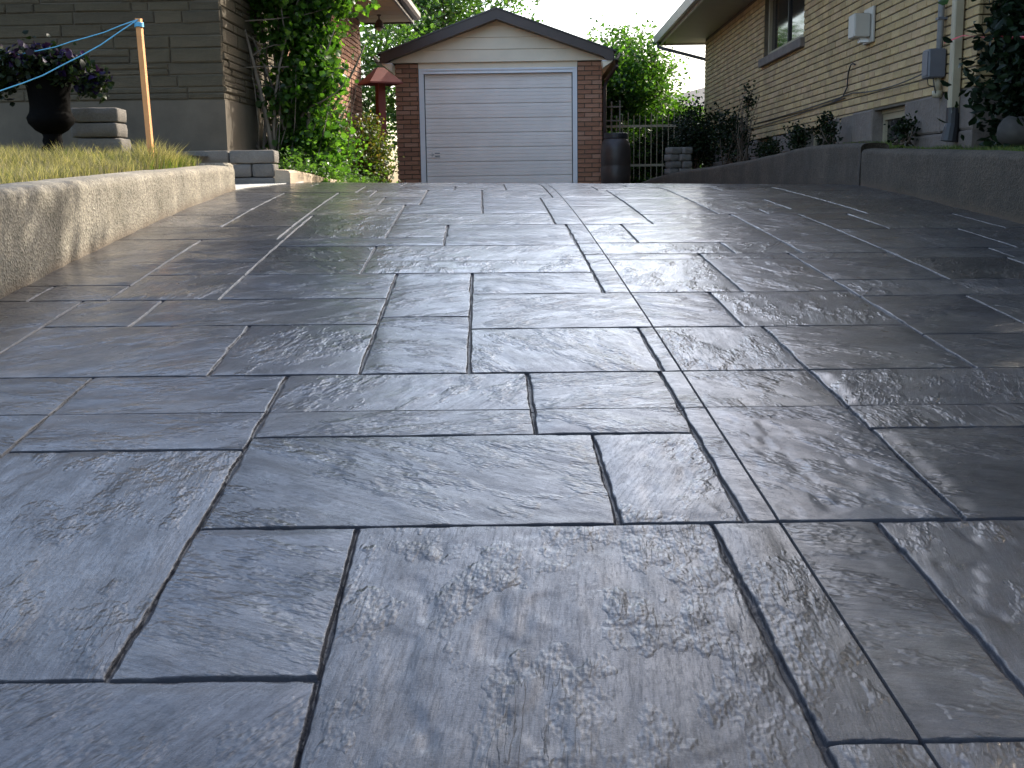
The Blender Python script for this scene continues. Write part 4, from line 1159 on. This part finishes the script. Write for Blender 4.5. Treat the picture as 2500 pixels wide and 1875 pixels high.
tree('bushy_tree', 'leafy shrub growing low between the rain barrel and the fence', 'bush', (2.15,21.8,-.4), (2.15,21.8,.2), .05, (2.3,21.8,.40), (.65,.45,.75), 120, 38, .11, .07, M['locust'], M['bark'], .5, .35, nb=5)
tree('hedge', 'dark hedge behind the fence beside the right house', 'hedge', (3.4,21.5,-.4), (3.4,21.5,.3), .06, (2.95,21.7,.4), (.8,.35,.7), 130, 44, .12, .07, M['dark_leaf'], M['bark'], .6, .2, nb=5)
# shrubs along the right house
def shrub(base, c, r, ncl, nper, sp, size, label, mat='dark_leaf', grp=None):
    t = thing('shrub', label, 'shrub', base, 0, grp); B = np.array(base); mb = MB()
    for i in range(12): limb(mb, (rng.uniform(-.08,.08),rng.uniform(-.08,.08),-.05), np.array(c)-B+rng.normal(size=3)*np.array(r)*.55, .010, .003, .12, 6)
    mb.build('stem', M['bark'], t, smooth=True)
    leaves('foliage', clusters(np.array(c)-B, r, ncl, nper, sp, .3)[1], size, M[mat], t, .6, .2)
    return t
shrub((2.95,18.4,.25), (2.95,18.4,.72), (.42,.5,.48), 130, 34, .085, .05, 'dark leafy shrub against the far end of the right house wall')
shrub((3.08,16.5,.27), (3.10,16.5,.62), (.28,.45,.36), 80, 30, .07, .045, 'second dark shrub nearer the camera, with a thin shoot rising above it')
shrub((3.2,16.1,.3), (3.28,16.2,1.12), (.10,.12,.26), 14, 14, .04, .045, 'thin leafy shoot standing up against the buff brick wall')
shrub((3.33,13.7,.37), (3.34,13.7,.50), (.14,.35,.14), 34, 22, .05, .04, 'low dark weeds under the middle basement window')
shrub((3.36,12.5,.38), (3.38,12.5,.54), (.10,.18,.18), 26, 22, .04, .04, 'upright dark weed clump just left of the near basement window')
shrub((3.45,10.35,.36), (3.47,10.35,.44), (.09,.16,.09), 18, 20, .035, .04, 'small dark weed clump right of the near basement window')
shrub((3.38,15.2,.35), (3.36,15.2,.42), (.12,.5,.10), 34, 22, .045, .04, 'trailing dark weeds along the foundation towards the garage')
# dark evergreen mass in front of the right house
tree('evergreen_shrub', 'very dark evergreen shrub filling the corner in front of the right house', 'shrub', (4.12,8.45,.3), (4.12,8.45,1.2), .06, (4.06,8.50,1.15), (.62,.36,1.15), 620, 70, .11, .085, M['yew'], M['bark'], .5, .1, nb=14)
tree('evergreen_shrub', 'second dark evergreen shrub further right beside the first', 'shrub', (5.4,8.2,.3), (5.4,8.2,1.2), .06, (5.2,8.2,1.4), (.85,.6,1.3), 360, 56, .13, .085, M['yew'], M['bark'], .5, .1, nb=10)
# shade trees at the right
tree('shade_tree', 'large leafy tree whose low branch hangs into the top right corner', 'tree', (6.3,7.0,.25), (6.1,7.3,3.6), .22, (5.4,8.3,5.2), (3.2,3.7,2.4), 500, 60, .28, .145, M['tree_green'], M['bark'], .8, .25, nb=30)
tree('shade_tree', 'second large leafy tree standing to the right of the camera', 'tree', (6.0,1.6,-.1), (5.8,2.0,3.2), .22, (5.2,2.8,4.9), (2.9,3.4,2.3), 440, 56, .30, .15, M['tree_green'], M['bark'], .8, .25, nb=24)
lb = thing('hanging_branch', 'leafy branch tips hanging into the top right corner of the view', 'branch', (4.9,6.0,2.6))
mb = MB(); cs = []
for i in range(16):
    q = (rng.uniform(-2.55,-1.5), rng.uniform(-.5,.5), 0); q = (q[0], q[1], -1.62+rng.uniform(0,.45)-.10*(q[0]+2.0))
    limb(mb, (0,0,0), q, .02, .004, .12, 7); cs.append(q)
mb.build('twig', M['bark'], lb, smooth=True)
P = np.concatenate([np.array(q)+rng.normal(size=(150,3))*np.array([.12,.14,.07]) for q in cs])
leaves('foliage', P, .065, M['tree_green'], lb, .75, .4)

# ------------------------------------------------------------------ urn with petunias
ur = thing('flower_urn', 'tall dark pedestal urn overflowing with purple flowers on the left lawn', 'urn', (-3.47,9.0,.24))
MB().lathe([(.13,.0),(.13,.03),(.10,.05),(.075,.07),(.085,.09),(.065,.11),(.075,.14),(.065,.17),(.075,.20)], 28).build('pedestal', M['urn'], ur, smooth=True)
MB().lathe([(.07,.19),(.12,.22),(.165,.27),(.175,.31),(.155,.345),(.15,.36),(.145,.40),(.155,.52),(.175,.60),(.21,.66),(.25,.69),(.255,.705),(.235,.71),(.20,.68)], 28).build('bowl', M['urn'], ur, smooth=True)
P = np.concatenate([clusters((0,0,.68),(.40,.36,.11),90,26,.045,.3)[1], clusters((.34,-.05,.56),(.16,.2,.09),20,16,.03,.3)[1], clusters((-.34,-.05,.58),(.16,.2,.09),20,16,.03,.3)[1]])
leaves('foliage', P, .045, M['dark_leaf'], ur, .8, .1)
tag(leaves('flowers', P[rng.integers(0,len(P),420)]+np.array([0,-.02,.03]), .052, M['petunia'], ur, 1.2, -.2), kind='stuff')
u2 = thing('flower_pot', 'edge of a second dark pot at the far left of the lawn', 'pot', (-4.42,9.6,.26))
MB().lathe([(.10,0),(.16,.10),(.20,.2),(.21,.30),(.23,.32),(.22,.335),(.19,.31)], 24).build('bowl', M['urn'], u2, smooth=True)
leaves('foliage', clusters((0,0,.38),(.2,.2,.08),20,20,.04,.3)[1], .045, M['dark_leaf'], u2, .8, .1)

# ------------------------------------------------------------------ stake and ropes
sk = thing('wooden_stake', 'orange painted wooden stake leaning slightly in the left lawn', 'stake', (-2.575,8.5,.19))
k_ = (-.035,.02)
s_ = .0185
def skm(z): f = z/1.03; return (k_[0]*f, k_[1]*f)
V = []; a0 = math.radians(38)
for z in (-.15,.3,.7,1.01):
    ox, oy = skm(z)
    for q in range(4):
        a = a0+math.pi/2*q; V.append((ox+s_*1.4142*math.cos(a), oy+s_*1.4142*math.sin(a), z + (.008*math.cos(a*2) if z > 1 else 0)))
f = [(i*4+j, i*4+(j+1)%4, i*4+4+(j+1)%4, i*4+4+j) for i in range(3) for j in range(4)]+[(12,13,14,15),(3,2,1,0)]
MB().add(V,f).build('post', M['stake'], sk)
tp = Vector((-2.575-.035,8.5,1.19))
def rope_pts(q, d, n=26):
    p = tp; out = []
    for i in range(n):
        t = i/(n-1); v = p.lerp(Vector(q), t); v.z -= d*4*t*(1-t); v.z += .004*math.sin(i*2.1); out.append(tuple(v))
    return out
r1 = MB().tube(rope_pts((-5.6,7.2,.95), .54), .0048, 6).build('rope', M['rope'], smooth=True)
tag(r1, 'bright blue rope sagging from the orange stake, the lower of the two ropes', 'rope')
r2 = MB().tube(rope_pts((-6.0,9.6,1.15), .22), .0040, 6).build('rope', M['rope'], smooth=True)
tag(r2, 'dim blue rope running from the orange stake back towards the house, upper of the two', 'rope')
kn = MB()
for z in (.955,.963,.971,.979):
    ox, oy = skm(z); kn.tube([(ox+.030*math.cos(t), oy+.030*math.sin(t), z+.002*math.sin(3*t)) for t in np.linspace(0,2*math.pi,14)], .0042, 5)
kn.build('rope_loop', M['rope'], sk, smooth=True)
for i, q in enumerate(((-5.6,7.2),(-6.0,9.6))):
    z0_ = .16; ss = MB().box(-.019,.019,-.019,.019,-.1,.85).build('wooden_stake', M['stake'], None, (q[0]-.01,q[1],z0_), False)
    tag(ss, ['orange stake outside the left edge holding the near blue rope','orange stake outside the left edge holding the far blue rope'][i], 'stake')
# red tape on the right
tpz = MB(); n = 30; V = []; f = []
A_, B_ = np.array((3.50,9.20,1.09)), np.array((3.55,6.9,.84))
pts = [np.array((3.40,9.32,1.05)), np.array((3.46,9.26,1.075))]+[A_*(1-t)+B_*t-np.array((0,0,.03*4*t*(1-t))) for t in np.linspace(0,1,n)]
for i, p in enumerate(pts):
    tw = .5+1.1*math.sin(i*.33); hw = .012 if i > 0 else .004
    V += [tuple(p+np.array((math.sin(tw)*hw*.6,0,math.cos(tw)*hw))), tuple(p-np.array((math.sin(tw)*hw*.6,0,math.cos(tw)*hw)))]
f = [(2*i,2*i+1,2*i+3,2*i+2) for i in range(len(pts)-1)]
tpo = MB().add(V,f).build('barrier_tape', M['tape'], smooth=True)
smod = tpo.modifiers.new('thickness','SOLIDIFY'); smod.thickness = .0008
tag(tpo, 'red plastic barrier tape stretched from the conduit towards the right edge', 'tape')
ts = MB().box(-.019,.019,-.019,.019,-1.0,.05).build('wooden_stake', M['stake'], None, (3.56,6.9,.85)); tag(ts, 'stake outside the right edge holding the red tape', 'stake')

# ------------------------------------------------------------------ red post, barrel, fence, boulder
rp = thing('garden_post', 'red wooden post with a small hipped roof cap beside the garage corner', 'post', (-1.99,18.55,-.2), math.radians(28))
MB().box(-.062,.062,-.062,.062,-.1,1.86,.004).build('post', M['red_wood'], rp)
cp = MB(); h_ = .27
cp.add([(-h_,-h_,1.80),(h_,-h_,1.80),(h_,h_,1.80),(-h_,h_,1.80),(-.05,-.05,2.03),(.05,-.05,2.03),(.05,.05,2.03),(-.05,.05,2.03),(-h_,-h_,1.775),(h_,-h_,1.775),(h_,h_,1.775),(-h_,h_,1.775),(-.1,-.1,1.90),(.1,-.1,1.90),(.1,.1,1.90),(-.1,.1,1.90)],
    [(0,1,5,4),(1,2,6,5),(2,3,7,6),(3,0,4,7),(4,5,6,7),(8,9,1,0),(9,10,2,1),(10,11,3,2),(11,8,0,3),(9,8,12,13),(10,9,13,14),(11,10,14,15),(8,11,15,12),(12,15,14,13)])
cp.build('roof_cap', M['red_wood'], rp)
ba = thing('rain_barrel', 'dark brown plastic rain barrel standing right of the garage', 'barrel', (1.735,19.15,-.30))
MB().lathe([(.20,0),(.225,.03),(.235,.25),(.228,.27),(.228,.30),(.24,.32),(.245,.55),(.238,.58),(.238,.61),(.245,.63),(.243,.85),(.225,.96),(.185,1.02),(.175,1.03)], 36).build('body', M['barrel'], ba, smooth=True)
MB().lathe([(.178,1.03),(.192,1.035),(.192,1.105),(.18,1.115),(.05,1.118)], 30).build('lid', M['black'], ba)
fe = thing('metal_fence', 'dull metal picket fence and gate right of the rain barrel', 'fence', (1.95,20.6,.02))
for z, r_ in ((.95,.022),(.28,.018)): MB().box(-.28,1.20,-.014,.014,z,z+.04).build('rail', M['cream_metal'], fe)
for i in range(15):
    x = -.27+i*.10; h2 = 1.13+(.05 if i%4==0 else 0)
    MB().tube([(x,-.021,.05),(x,-.021,h2),(x,-.021,h2+.03)], [.008,.008,.002], 6).build('picket', M['cream_metal'], fe)
MB().box(-.31,-.27,-.02,.02,-.3,1.25).build('fence_post', M['cream_metal'], fe)
MB().box(1.20,1.25,-.025,.025,-.3,1.2).build('fence_post', M['cream_metal'], fe)
MB().tube([(.02,-.021,1.02),(.05,-.021,1.06),(.08,-.021,1.02),(.05,-.021,.985),(.02,-.021,1.02)], .006, 5).build('scroll', M['cream_metal'], fe)
tr_ = thing('trellis', 'weathered wooden trellis standing behind the rain barrel', 'trellis', (1.62,20.1,0))
for i, (x, h2) in enumerate(((0.0,1.36),(.13,1.38),(.27,1.40))): MB().box(x-.012,x+.012,0,.016,.0,h2).build('slat', M['bark_pale'], tr_)
for z in (1.28,1.05,.80): MB().box(-.02,.29,-.014,-.001,z,z+.022).build('cross_slat', M['bark_pale'], tr_)
def rock(name, loc, r, label, seed):
    n = 24; V = []; f = []
    th = np.linspace(0,np.pi,14); ph = np.linspace(0,2*np.pi,n,endpoint=False)
    for t in th:
        for p in ph:
            d = np.array((math.sin(t)*math.cos(p),math.sin(t)*math.sin(p),math.cos(t)))
            k = 1+.10*vn(np.array([d[0]*2+seed]),np.array([d[1]*2+d[2]*1.7]),61)[0]+.03*vn(np.array([d[0]*7+seed]),np.array([d[1]*7+d[2]*6]),62)[0]
            V.append(tuple(d*np.array(r)*k))
    for i in range(13):
        for j in range(n): f.append((i*n+j,(i+1)*n+j,(i+1)*n+(j+1)%n,i*n+(j+1)%n))
    o = ob(name, mesh_np(name, V, faces=f, smooth=True), M['boulder'], None, loc); return tag(o, label, 'boulder')
rock('boulder', (3.58,8.35,.33), (.13,.12,.11), 'rounded grey boulder half sunk in the grass by the dark shrub', 3)
print('OBJECTS', len(bpy.data.objects))
